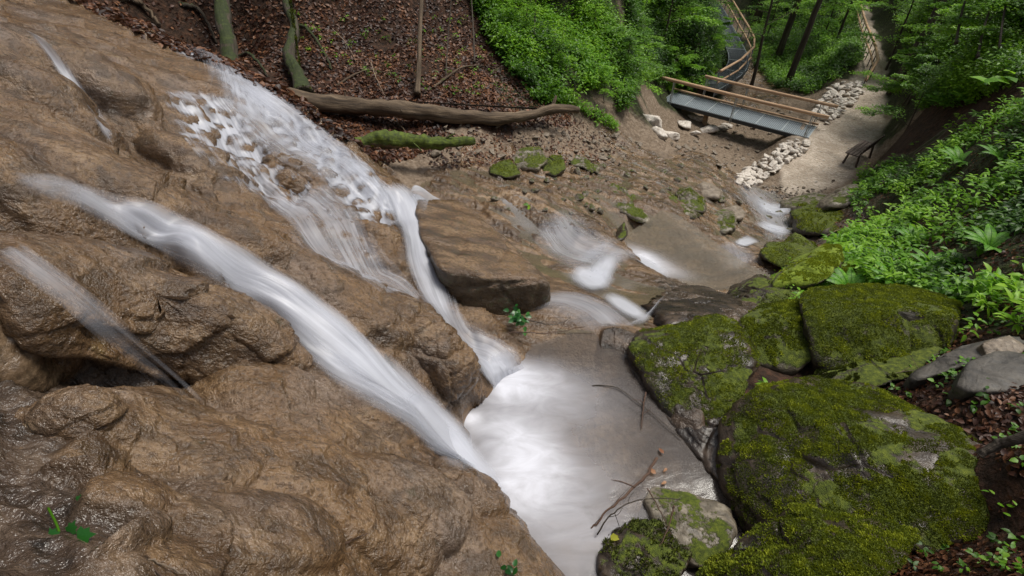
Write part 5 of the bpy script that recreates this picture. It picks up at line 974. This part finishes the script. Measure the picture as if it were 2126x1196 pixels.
# leafy single plants standing in front
def sprig(p, label, h, seed, nl=14, size=.09, m='leafbright', group='leafy plants on the right bank', cat='plant', lean=(0, 0), name='leafy_plant'):
    g = np.random.default_rng(seed); t = thing(name, label, cat, tuple(p), group); pts = spline([[0, 0, -.02], [lean[0] * h * .4, lean[1] * h * .4, h * .5], [lean[0] * h, lean[1] * h, h]], 10); G_ = Geo(); G_.tube(pts, np.linspace(.005, .002, 10), 5); G_.build('stem', M['twig'], t)
    s = np.linspace(.25, 1, nl); c = spline(pts, 40)[(s * 39).astype(int)]; az = np.arange(nl) * 2.4 + g.uniform(0, 6); D = np.column_stack([np.cos(az), np.sin(az), g.normal(.1, .15, nl)]); L = size * g.uniform(.8, 1.2, nl) * (1.1 - .3 * s)
    for j in range(nl):
        o = leaf_obj('leaf', (c[j] + D[j] * .02)[None], D[j][None], np.array([[0, 0, 1.0]]) + g.normal(0, .2, (1, 3)), L[[j]], L[[j]] * .45, M[m], g, 1, t, .3, .2)
SP_ = [(1700, 655, .28, 'weed with narrow leaves in front of the crack, left of the long block'), (1640, 640, .25, 'small weed beside the dark rock at the pool'), (2000, 700, .3, 'lobed leaf plant over the right end of the long mossy block'), (2060, 650, .35, 'leafy plant at the right edge above the slate slabs'), (2110, 560, .4, 'tall leafy plant at the right edge, level with the ferns'),
       (1830, 400, .5, 'leafy plant at the upper end of the right bank near the bench'), (1990, 450, .4, 'leafy plant in the middle of the right bank'), (2090, 420, .45, 'leafy plant by the right edge below the hollow'), (1880, 450, .4, 'leafy plant left of the middle of the right bank'), (2120, 300, .5, 'leafy plant against the dark hollow at the right edge'), (1600, 810, .12, 'tiny ivy seedling on the brown rock below the crack')]
for i, (x, y, h, lb) in enumerate(SP_): sprig(sh(x, y), lb, h, 400 + i, lean=(rng.normal(0, .2), rng.normal(0, .2)), size=.1 if i else .07)

# ------------------------------------------------------------------ trees
def tree_proto(name, H, r0, crown0, nlimb, leafn, size, m, bark, seed, spreadr=2.6, lean=(0, 0), flat=.25):
    """returns [(mesh, part name)] of trunk with limbs and leaf sprays"""
    g = np.random.default_rng(seed); n = 16; z = np.linspace(0, H, n); wob = np.cumsum(g.normal(0, .03 * H / n, (n, 2)), 0); P = np.column_stack([wob[:, 0] + lean[0] * z, wob[:, 1] + lean[1] * z, z]); P[0, 2] = -.5
    rad = r0 * (1 - z / H * .8) * np.where(z < .4, 1.35, 1); G_ = Geo(); G_.tube(P, rad, 12, .06, seed, True, 2.2); tr = G_.build('trunk', M[bark]); G_ = Geo(); LP, LD, LN, LL = [], [], [], []
    for k in range(nlimb):
        h = crown0 + (H - crown0) * (k + g.random()) / nlimb; j = min(int(h / H * (n - 1)), n - 2); b = P[j] + (P[j + 1] - P[j]) * (h / H * (n - 1) - j); az = k * 2.4 + g.uniform(-.5, .5); L = spreadr * (1.15 - .75 * (h - crown0) / (H - crown0 + .01)) * g.uniform(.7, 1.2); s = np.linspace(0, 1, 8); el = g.uniform(.1, .7)
        q = b + np.column_stack([np.cos(az + s * .3) * s * L, np.sin(az + s * .3) * s * L, s * L * math.sin(el) - s ** 2 * L * .35]); G_.tube(q, np.linspace(max(.012, rad[j] * .35), .005, 8), 6, .05, k, False, 3)
        nt_ = 5
        for w_ in range(nt_):
            t0 = .3 + .7 * w_ / nt_; c = q[min(int(t0 * 7), 7)]; a2 = az + g.uniform(-1.2, 1.2); L2 = L * .5 * (1.1 - t0 * .6); q2 = c + np.column_stack([np.cos(a2) * s * L2, np.sin(a2) * s * L2, g.normal(.0, .12) * s * L2 - s ** 2 * L2 * .18]); G_.tube(q2, np.linspace(.006, .002, 8), 4, 0, k, False)
            nn = leafn // (nlimb * nt_); u = g.random(nn); base = q2[np.clip((u * 7).astype(int), 0, 7)]; o = g.normal(0, 1, (nn, 3)) * np.array([.22, .22, flat * .25]) * (L2 * .55 + .1); a3 = g.uniform(0, 6.28, nn); D = np.column_stack([np.cos(a3), np.sin(a3), g.normal(-.12, .2, nn)])
            LP.append(base + o); LD.append(D); LN.append(np.tile([0, 0, 1.0], (nn, 1)) + g.normal(0, .28, (nn, 3))); LL.append(g.uniform(.6, 1.2, nn) * size)
    lb = G_.build('limbs', M[bark]); LP = np.concatenate(LP); LL = np.concatenate(LL); lc = np.clip(.5 + fbm(LP * .9, 3, seed) * .8 + g.normal(0, .16, len(LP)), 0, 1)
    cr = leaf_obj('crown', LP, np.concatenate(LD), np.concatenate(LN), LL, LL * .6, M[m], g, 0, None, .2, .2, lc); out = [(o.data, nm) for o, nm in ((tr, 'trunk'), (lb, 'limbs'), (cr, 'crown'))]
    for o in (tr, lb, cr): bpy.data.objects.remove(o)
    return out
TP = {'tall': [tree_proto('tall', 13, .17, 4.2, 14, int(2600 * dq), .15, 'leafbright', 'bark', 501 + k, 3.6, (g_, .02)) for k, g_ in enumerate((.03, -.04, .06))],
      'young': [tree_proto('young', 5.0 + k, .05, .9, 15, int(6500 * dq), .13, 'leafbright' if k else 'leaf', 'bark', 511 + k, 2.1, (.04 * k, 0)) for k in range(3)],
      'bush': [tree_proto('bush', 3.0, .035, .25, 14, int(6500 * dq), .105, 'leafbright' if k else 'leaf', 'bark', 521 + k, 1.7, (.1, -.1)) for k in range(2)],
      'near': [tree_proto('near', 2.4, .02, .4, 12, int(4200 * dq), .09, 'leafbright', 'bark', 531 + k, 1.25, (-.25, -.15)) for k in range(2)]}
def tree(kind, k, p, label, rot, sc=1.0, name='tree', cat='tree', group='trees in the far gorge', rz=1.0, skip=()):
    t = thing(name, label, cat, tuple(p), group); t.rotation_euler = (0, 0, rot); t.scale = (sc, sc, sc * rz)
    for me, nm in TP[kind][k % len(TP[kind])]:
        if nm in skip: continue
        o = bpy.data.objects.new(nm, me); C.collection.objects.link(o); o.parent = t
    return t
def at(px, py, d):
    p = unproj(px, py, d); p[2] = surf(p[None, :2])[0]; return p
FT = [('tall', 0, (1637, 172, 27), .0, 1.0, 'straight slender tree trunk rising from the gorge floor beyond the bridge'), ('tall', 1, (1608, 140, 31), 1.0, 1.15, 'thicker dark trunk behind and left of the slender one beyond the bridge'), ('tall', 2, (1566, 158, 27), 2.0, .55, 'thin leaning trunk just right of the walkway bend'),
      ('tall', 0, (1562, 70, 37), 3.0, 1.6, 'stout dark trunk right of the walkway rail near the top edge'), ('tall', 1, (1724, 118, 31), 4.1, .5, 'thin trunk on the slope left of the path fence'), ('tall', 2, (1535, 20, 42), 5.0, 1.3, 'dark trunk behind the upper end of the walkway'),
      ('tall', 0, (1600, 40, 42), .6, 1.2, 'distant trunk in the gloom between the two middle trees'), ('tall', 1, (1680, 60, 40), 1.7, 1.2, 'distant trunk in the gloom right of the slender tree'), ('tall', 2, (1750, 60, 40), 2.9, 1.1, 'distant trunk above the bend of the path fence'), ('tall', 0, (1845, 60, 32), 3.8, 1.0, 'trunk on the slope right of the far path'),
      ('tall', 1, (1440, 20, 31), 1.3, 1.2, 'tree on the left slope above the walkway'), ('tall', 2, (1360, -20, 24), 2.2, 1.2, 'tree at the top edge of the left slope'), ('tall', 0, (1940, 20, 21), 5.5, 1.1, 'tree on the right slope above the path')]
for kd, k, (x, y, d), rt, sc, lb in FT: tree(kd, k, at(x, y, d), lb, rt, sc)
YT = [(1585, 100, 33, 'young tree with dark drooping sprays between walkway and gorge floor'), (1660, 120, 31, 'young tree spreading over the gorge floor beside the slender trunk'), (1705, 90, 33, 'young tree on the slope left of the fence bend'), (1620, 20, 38, 'young tree at the top edge between distant trunks'),
      (1690, 0, 40, 'young tree at the top edge above the gorge'), (1560, 0, 40, 'young tree at the top edge right of the walkway'), (1830, 30, 34, 'young tree on the right of the path at the top edge'), (1905, 90, 25, 'young tree on the right slope above the fence'),
      (1500, -30, 42, 'young tree behind the upper end of the walkway'), (1450, 40, 28, 'young tree on the left slope by the walkway'), (1390, 20, 23, 'young tree at the top of the left slope'), (1900, 20, 24, 'young tree high on the right slope'), (1640, 60, 36, 'young tree in the gloom behind the slender trunk')]
for i, (x, y, d, lb) in enumerate(YT): tree('young', i, at(x, y, d), lb, i * 1.9, .8 + .3 * rng.random(), 'young_tree', group='young trees in the far gorge')
BU = [(1915, 140, 19.5, 'leafy bush on the right slope next to the far path'), (1950, 90, 18, 'light green bush near the top of the right slope'), (2010, 140, 15.5, 'bright bush overhanging the dark hollow'), (2070, 60, 14.5, 'big leafy bush below the top right corner'), (2000, 30, 18, 'leafy bush at the top edge on the right slope'), (2126, 110, 13, 'leafy bush cut by the right edge'), (2110, 20, 13.5, 'leafy bush in the top right corner'), (1920, 200, 16.5, 'low bush on the right slope above the bench')]
for i, (x, y, d, lb) in enumerate(BU): tree('bush', i + 1, at(x, y, d), lb, i * 2.1, .75 + .35 * rng.random(), 'bush', 'bush', 'bushes on the right slope')
BL = [(1150, 10, 17, 'leafy bush at the top edge above the sunlit undergrowth'), (1250, 0, 19, 'leafy bush at the top edge of the left slope'), (1330, 60, 20, 'leafy bush in the shaded part of the left slope'), (1420, 100, 23.5, 'dark bush on the slope left of the walkway'), (1300, 150, 17.5, 'low bush above the eroded bank'), (1465, 110, 26, 'dark bush touching the walkway deck')]
for i, (x, y, d, lb) in enumerate(BL): tree('bush', i, at(x, y, d), lb, i * 1.3, .55 + .3 * rng.random(), 'bush', 'bush', 'bushes on the left slope', .7)
NS = [(1080, 90, 15.2, 'slender light green shrub at the edge of the leaf slope'), (1150, 150, 14.6, 'light green shrub in the lower sunlit undergrowth'), (1230, 110, 17.0, 'light green shrub in the middle of the left slope'), (1190, 40, 17.0, 'light green shrub high in the sunlit undergrowth'), (1255, 215, 15.6, 'shrub leaning out over the eroded bank'), (1340, 120, 19.5, 'shrub with pale leaves in the shaded part of the slope')]
for i, (x, y, d, lb) in enumerate(NS): tree('near', i, at(x, y, d), lb, 2.4 + i * .9, .5 + .25 * rng.random(), 'shrub', 'shrub', 'shrubs on the left slope')
# trees of the left bank: mossy trunks, saplings
def trunk_tree(name, label, pts, r0, r1, m, seed, cat='tree', moss=None, rough=.12, group=None):
    P = spline(np.array([unproj(*q) for q in pts]), 26); base = P[0].copy(); t = thing(name, label, cat, tuple(base), group); G_ = Geo(); rr = np.linspace(r0, r1, 26); rr[:4] *= np.array([1.5, 1.28, 1.12, 1.04]); G_.tube(P - base, rr, 20, rough, seed); tr = G_.build('trunk', M[m], t)
    if moss:
        V = np.array([v.co[:] for v in tr.data.vertices]); F = np.array([list(p.vertices)[:3] for p in tr.data.polygons]); o = fuzz(V + base, F, int(moss[0] * dq), M[moss[1]], moss[2] - .45, seed, (.02, .055), None); o.parent = t; o.location = -base
    return t
trunk_tree('mossy_tree', 'mossy trunk with roots behind the top of the waterfall, left of the dead leaf slope', [(478, 150, 11.0), (474, 90, 11.2), (462, 20, 11.5), (452, -60, 11.8), (440, -160, 12)], .18, .14, 'mossbark', 31, moss=(9000, 'mossdark', .15), rough=.45)
trunk_tree('mossy_stump', 'twisted mossy roots and stump above the big fallen log', [(632, 195, 10.9), (615, 150, 11.1), (600, 110, 11.4), (612, 60, 11.8), (596, 10, 12.1), (592, -50, 12.4)], .15, .08, 'mossbark', 32, 'stump', (9000, 'mossdark', .1), .5)
trunk_tree('sapling', 'thin pale sapling rising straight from behind the big fallen log', [(866, 196, 11.9), (870, 130, 12.1), (872, 60, 12.3), (876, -10, 12.5), (880, -80, 12.7)], .06, .045, 'log', 33, rough=.04)
trunk_tree('mossy_tree', 'dark mossy trunk standing on the slope left of the walkway', [(1455, 115, 25.6), (1452, 60, 25.9), (1448, 0, 26.2), (1446, -60, 26.6)], .33, .27, 'mossbark', 34, moss=(6000, 'mossdark', -.2))
for i, (x, y, d, dx, r_, lb) in enumerate([(925, 180, 12.6, 10, .018, 'bare thin stem right of the pale sapling'), (985, 130, 13.4, -8, .02, 'bare thin stem at the edge of the green slope'), (1105, 190, 13.8, 6, .02, 'thin bare stem in the undergrowth above the log end'), (2030, 120, 12.9, 50, .03, 'leaning bare stem among bushes near the top right corner'), (1985, 90, 14.2, 45, .035, 'dark leaning stem left of the other near the top right corner'), (2075, 100, 12.3, 30, .025, 'slim stem nearest the top right corner')]):
    trunk_tree('sapling', lb, [(x, y, d), (x + dx * .3, y - 70, d + .3), (x + dx, y - 160, d + .6), (x + dx * 1.6, y - 260, d + .9)], r_, r_ * .6, 'bark', 40 + i, rough=.05)
# fallen logs
def log(name, label, pts, rads, m, seed, moss=None, stubs=(), cat='log', rough=.45):
    P = np.array([unproj(*q) for q in pts]); n = 60; Ps = spline(P, n); rr = np.interp(np.linspace(0, 1, n), np.linspace(0, 1, len(rads)), rads); base = Ps[n // 2].copy(); t = thing(name, label, cat, tuple(base)); G_ = Geo(); G_.tube(Ps - base, rr, 22, rough, seed); tr = G_.build('trunk', M[m], t)
    for (k, dx, dy, dz, r_) in stubs: G_ = Geo(); a = Ps[k] - base; G_.tube(spline([a, a + np.array([dx, dy, dz]) * .5 + [0, 0, .02], a + np.array([dx, dy, dz])], 8), np.linspace(r_, r_ * .45, 8), 7, .1, k); G_.build('branch', M[m], t)
    if moss:
        V = np.array([v.co[:] for v in tr.data.vertices]); F = np.array([list(p.vertices)[:3] for p in tr.data.polygons]); o = fuzz(V + base, F, int(moss[0] * dq), M[moss[1]], moss[2], seed, (.012, .035), None); o.parent = t; o.location = -base
    return t
log('fallen_log', 'long bare fallen log lying across the bank behind the waterfall', [(560, 195, 10.4), (650, 213, 10.6), (760, 222, 10.9), (860, 232, 11.2), (960, 242, 11.6), (1050, 246, 12.0), (1110, 236, 12.4), (1150, 226, 12.7), (1200, 228, 13.0)], [.19, .185, .18, .17, .155, .13, .11, .12, .09], 'log', 51, stubs=((51, .1, .2, .25, .06), (20, .1, -.3, .1, .02), (12, .0, .1, .25, .025)))
log('mossy_log', 'short rotten log thickly covered with bright moss, below the long one', [(735, 300, 9.3), (790, 290, 9.5), (850, 293, 9.7), (910, 297, 9.9), (985, 292, 10.2)], [.09, .16, .13, .12, .07], 'mosslog', 52, (14000, 'moss', .0), stubs=((45, .3, .1, .15, .02), (30, .25, -.3, -.05, .02)))
log('branch', 'thick dark broken branch poking in from the right edge', [(2032, 945, 3.35), (2075, 922, 3.3), (2126, 908, 3.2), (2200, 880, 3.1)], [.022, .032, .034, .036], 'bark', 53, cat='branch')
# roots and dead wood on the leaf slope
for i, (pts, r_, lb) in enumerate([([(610, 60, 11.7), (640, 75, 11.7), (672, 110, 11.6), (690, 150, 11.4)], .05, 'bare root running down right of the mossy stump'), ([(500, 120, 11.6), (530, 140, 11.5), (560, 170, 11.2)], .05, 'bare root right of the mossy trunk foot'), ([(380, 20, 11.3), (420, 40, 11.4), (450, 90, 11.4)], .06, 'mossy root left of the mossy trunk'),
                                   ([(250, 0, 10.9), (300, 30, 10.9), (340, 70, 10.8)], .08, 'dead branch lying above the top of the waterfall'), ([(900, 190, 12.2), (960, 150, 12.8), (1010, 140, 13.3)], .03, 'dead branch across the slope right of the sapling'), ([(700, 180, 11.9), (760, 150, 12.2), (830, 165, 12.2)], .025, 'bare curved branch above the middle of the big log'),
                                   ([(820, 250, 11.2), (840, 275, 10.9), (850, 300, 10.6)], .02, 'broken branch hanging from the big log'), ([(1000, 60, 14.2), (1040, 100, 14.2), (1060, 170, 13.7)], .03, 'dead stem at the border of leaf litter and undergrowth')]):
    P = [surf_hit(a_, b_) + [0, 0, r_ * .6 + (.12 if k == 1 else 0)] for k, (a_, b_, _d) in enumerate(pts)]; Ps = spline(P, 22); base = Ps[0].copy(); t = thing('root' if 'root' in lb else 'dead_branch', lb, 'root' if 'root' in lb else 'branch', tuple(base)); G_ = Geo(); G_.tube(Ps - base + rng.normal(0, r_ * .2, (22, 3)), np.linspace(r_, r_ * .4, 22), 9, .25, i); G_.build('stem', M['mossbark' if i < 3 else 'log'], t)
# ------------------------------------------------------------------ twigs, sprigs and single leaves
def twig(label, P, r, m='twig', side=(), name='twig', cat='twig', group=None, z=None):
    W = np.array([unproj(*q) if q[2] > 0 else unproj_z(*q) for q in P]); Ps = spline(W, 24); base = Ps[0].copy(); t = thing(name, label, cat, tuple(base), group); G_ = Geo(); G_.tube(Ps - base + rng.normal(0, r * .4, (24, 3)), np.linspace(r, r * .45, 24), 7, .1, 1); G_.build('stem', M[m], t)
    for (k, dx, dy, dz) in side: G_ = Geo(); a = Ps[k] - base; d_ = np.array([dx, dy, dz]); G_.tube(spline([a, a + d_ * .5 + rng.normal(0, .012, 3), a + d_], 9), np.linspace(r * .5, r * .2, 9), 5, .1, k); G_.build('side_twig', M[m], t)
    return t
twig('stout reddish stick slanting out of the white water with a pale cut end', [(1362, 952, -4.12), (1335, 995, -4.16), (1290, 1035, -4.2), (1255, 1065, -4.24), (1225, 1100, -4.3)], .014, side=((8, -.2, .05, .03),))
twig('branching black twig above the pool outflow, reaching over the speckled rock', [(1240, 1110, 4.15), (1262, 1075, 4.15), (1300, 1048, 4.15), (1350, 1035, 4.15), (1412, 1036, 4.2)], .007, 'bark', ((8, .05, -.08, -.12), (12, .1, .12, .05), (16, .03, -.16, -.1), (6, .1, .02, .12)))
twig('thin twig lying down the speckled rock', [(1345, 1015, 4.2), (1370, 1060, 4.15), (1395, 1110, 4.05)], .006, 'twig', ((10, .06, .02, .03),))
twig('orange brown twig on the speckled rock', [(1398, 1050, 4.1), (1390, 1090, 4.05), (1370, 1135, 3.95)], .008, 'twig')
twig('small red forked twig on the pool surface near the dark boulder', [(1340, 815, -4.27), (1335, 850, -4.27), (1332, 890, -4.28)], .008, 'twig', ((8, -.12, .03, .02), (14, .1, .08, .01)))
twig('long thin twig floating towards the dark boulder', [(1230, 800, -4.29), (1280, 805, -4.28), (1330, 840, -4.28), (1385, 885, -4.28), (1415, 910, -4.28)], .006, 'bark', ((12, .1, .14, .02),))
twig('dark twig stuck on the bedrock beside the ivy sprig', [(1075, 660, 5.75), (1110, 668, 5.7), (1150, 674, 5.7), (1185, 660, 5.8)], .007, 'bark', ((10, .08, .05, .02),))
twig('reddish twig bundle below the ivy sprig', [(1055, 690, 5.6), (1100, 690, 5.55), (1140, 692, 5.5), (1215, 678, 5.6)], .007, 'twig', ((6, .1, .1, .03), (12, .12, -.08, .01), (3, -.08, -.1, .01)))
twig('thin curved bramble stem beside the left corner ivy', [(190, 965, 1.95), (160, 1030, 1.85), (155, 1080, 1.75), (180, 1135, 1.62)], .003, 'twig')
twig('pale dry stem lying in the bottom left corner', [(215, 1118, 1.62), (260, 1148, 1.6), (320, 1165, 1.6), (400, 1200, 1.6)], .0045, 'paletwig', ((8, .06, .05, .01),))
twig('brown stem crossing the pale one in the bottom left corner', [(150, 1145, 1.58), (220, 1140, 1.6), (280, 1150, 1.62), (310, 1170, 1.6), (345, 1205, 1.55)], .004, 'twig', ((8, .07, .06, .01),))
twig('orange twig lying on the travertine at the bottom edge', [(545, 1196, 2.1), (640, 1175, 2.25), (700, 1135, 2.4), (760, 1108, 2.55)], .006, 'twig', ((8, -.05, -.05, .03),))
twig('fallen branch lying on the dead leaf slope left of the sapling', [(770, 130, 12.3), (780, 160, 12.0), (800, 200, 11.7)], .012, 'paletwig', ((6, .3, .05, .1), (10, .5, -.1, -.05)))
for i, (a_, b_, lb) in enumerate([((1130, 60), (1180, 120), 'pale bare branch in the sunlit undergrowth'), ((1050, 300), (1110, 285), 'thin stick on the rubble right of the mossy log'), ((690, 60), (740, 130), 'stick lying on the upper dead leaf slope'), ((1760, 390), (1830, 365), 'dry branch beside the path end below the bench'), ((1850, 300), (1880, 340), 'bare twig standing at the top of the right bank'),
                                  ((940, 330), (1010, 335), 'stick lying on mud in front of the mossy log'), ((1700, 500), (1760, 470), 'dead stick on the mossy shelf rock'), ((1820, 780), (1960, 770), 'thin root arching over litter in front of the long block')]):
    A_, B_ = surf_hit(*a_), surf_hit(*b_); pr = proj(np.array([A_, B_])); twig(lb, [(a_[0], a_[1], pr[2][0] - .1), ((a_[0] + b_[0]) / 2 + 4, (a_[1] + b_[1]) / 2 - 5, (pr[2][0] + pr[2][1]) / 2 - .15), (b_[0], b_[1], pr[2][1] - .1)], .009 if i < 7 else .005, 'paletwig', ((8, .15, .05, .1), (14, -.1, .1, .12)))
def leaf_bunch(name, label, cat, px, py, d, n, size, m, seed, wr=.7, spread=.06, up=.4):
    g = np.random.default_rng(seed); p = unproj(px, py, d); t = thing(name, label, cat, tuple(p))
    for j in range(n):
        az = g.uniform(0, 6.28); D = np.array([[math.cos(az), math.sin(az), g.normal(up * .3, .3)]]); L = np.array([size * g.uniform(.7, 1.15)]); leaf_obj('leaf', g.normal(0, spread, (1, 3)) * [[1, 1, .7]], D, np.array([[0, -.4, 1.0]]) + g.normal(0, .35, (1, 3)), L, L * wr, M[m], g, 1, t, .25, .2)
    G_ = Geo(); G_.tube(spline([[0, 0, -spread * 1.2], [0, 0, 0], [spread * .4, 0, spread]], 6), np.linspace(.004, .002, 6), 5); G_.build('stem', M['twig'], t); return t
leaf_bunch('ivy_sprig', 'dark green ivy sprig lodged on the bedrock in front of the coated block', 'ivy', 1080, 660, 5.72, 46, .075, 'ivy', 1, spread=.05)
leaf_bunch('ivy_sprig', 'small ivy sprig beside the orange twig at the bottom edge', 'ivy', 1060, 1180, 3.2, 6, .05, 'ivy', 2, spread=.03)
leaf_bunch('moss_tuft', 'tiny bright green tuft in the crease of the front lobe', 'moss', 612, 985, 2.62, 30, .022, 'leafbright', 3, .4, .014)
leaf_bunch('fallen_leaf', 'yellow leaf curled on the black twig above the outflow', 'leaf', 1264, 1110, 4.1, 2, .085, 'yellowleaf', 4, .8, .012)
leaf_bunch('green_leaf', 'small green maple leaf on the brown bedrock behind the block', 'leaf', 1100, 427, 9.2, 5, .10, 'leafbright', 5, .6, .03)
for i, (x, y, s, lb) in enumerate([(1378, 942, .07, 'orange dead leaf in the pool shallows, uppermost of the loose group'), (1362, 984, .085, 'pale orange dead leaf in the pool, leftmost of the loose group'), (1385, 972, .05, 'small orange leaf scrap between the two larger ones'), (1384, 1000, .055, 'curled brown leaf in the pool, lowest of the loose group')]):
    g = np.random.default_rng(60 + i); az = g.uniform(0, 6.28); p = unproj_z(x, y, -4.27); o = leaf_obj('dead_leaf', np.zeros((1, 3)), np.array([[math.cos(az), math.sin(az), .05]]), np.array([[0, 0, 1.0]]), np.array([s]), np.array([s * .55]), M['orangeleaf'], g, 1, None, .2, .3); o.location = p; tag(o, lb, 'leaf', 'dead leaves in the pool')
# ivy with big leaves in the bottom left corner
def ivy_leaf(p, D, N, s, parent, m='ivy'):
    D = nrm(np.array(D, float)); S = nrm(np.cross(N, D)); N = np.cross(D, S); o2 = [(0, 0), (.30, -.06), (.55, .12), (.36, .34), (.42, .60), (.16, .66), (0, 1.0), (-.16, .66), (-.42, .60), (-.36, .34), (-.55, .12), (-.30, -.06)]
    V = [p + (D * y + S * x + N * (-.25 * x * x + .08 * abs(x) - .12 * y * y)) * s for x, y in o2] + [p + (D * .33) * s + N * s * .03]; n = len(o2); F = [[i, (i + 1) % n, n] for i in range(n)]
    o = mesh_np('leaf', np.array(V), [np.array(F)], M[m], parent, True, {'lc': np.full(n + 1, .5)}); return o
t = thing('ivy_plant', 'ivy with large dark lobed leaves in the bottom left corner', 'ivy', tuple(unproj(150, 1120, 1.58))); b0 = np.array(t.location)
for (x, y, d, s, D) in [(128, 1135, 1.56, .085, (-.1, -.5, -.75)), (160, 1115, 1.56, .055, (.9, .1, .1)), (112, 1118, 1.55, .04, (-.5, .5, .3)), (160, 1040, 1.7, .03, (.6, .3, .3)), (145, 1105, 1.57, .04, (.3, .5, .6))]: ivy_leaf(unproj(x, y, d) - b0, D, (0, -.5, .85), s, t)
G_ = Geo(); G_.tube(spline([unproj(130, 1130, 1.56) - b0, unproj(118, 1090, 1.6) - b0, unproj(100, 1055, 1.66) - b0], 10), np.full(10, .0035), 6); G_.build('stem', M['leafbright'], t)
leaf_bunch('seedling', 'small light green seedling arching over the huge boulder at the right edge', 'plant', 2085, 1045, 3.25, 7, .05, 'leafbright', 8, .45, .035)
leaf_bunch('maple_seedling', 'bright maple leaves hanging in from the right edge below the bushes', 'plant', 2060, 165, 9.5, 6, .34, 'leafbright', 9, .75, .2)
leaf_bunch('seedling', 'green seedlings at the foot of the huge boulder above the dark one', 'plant', 1590, 805, 5.0, 9, .06, 'leafbright', 10, .6, .05)
for o in list(bpy.data.objects):
    if o.type == 'MESH' and not o.data.materials: print('no material', o.name)
print('faces', sum(len(o.data.polygons) for o in bpy.data.objects if o.type == 'MESH'))
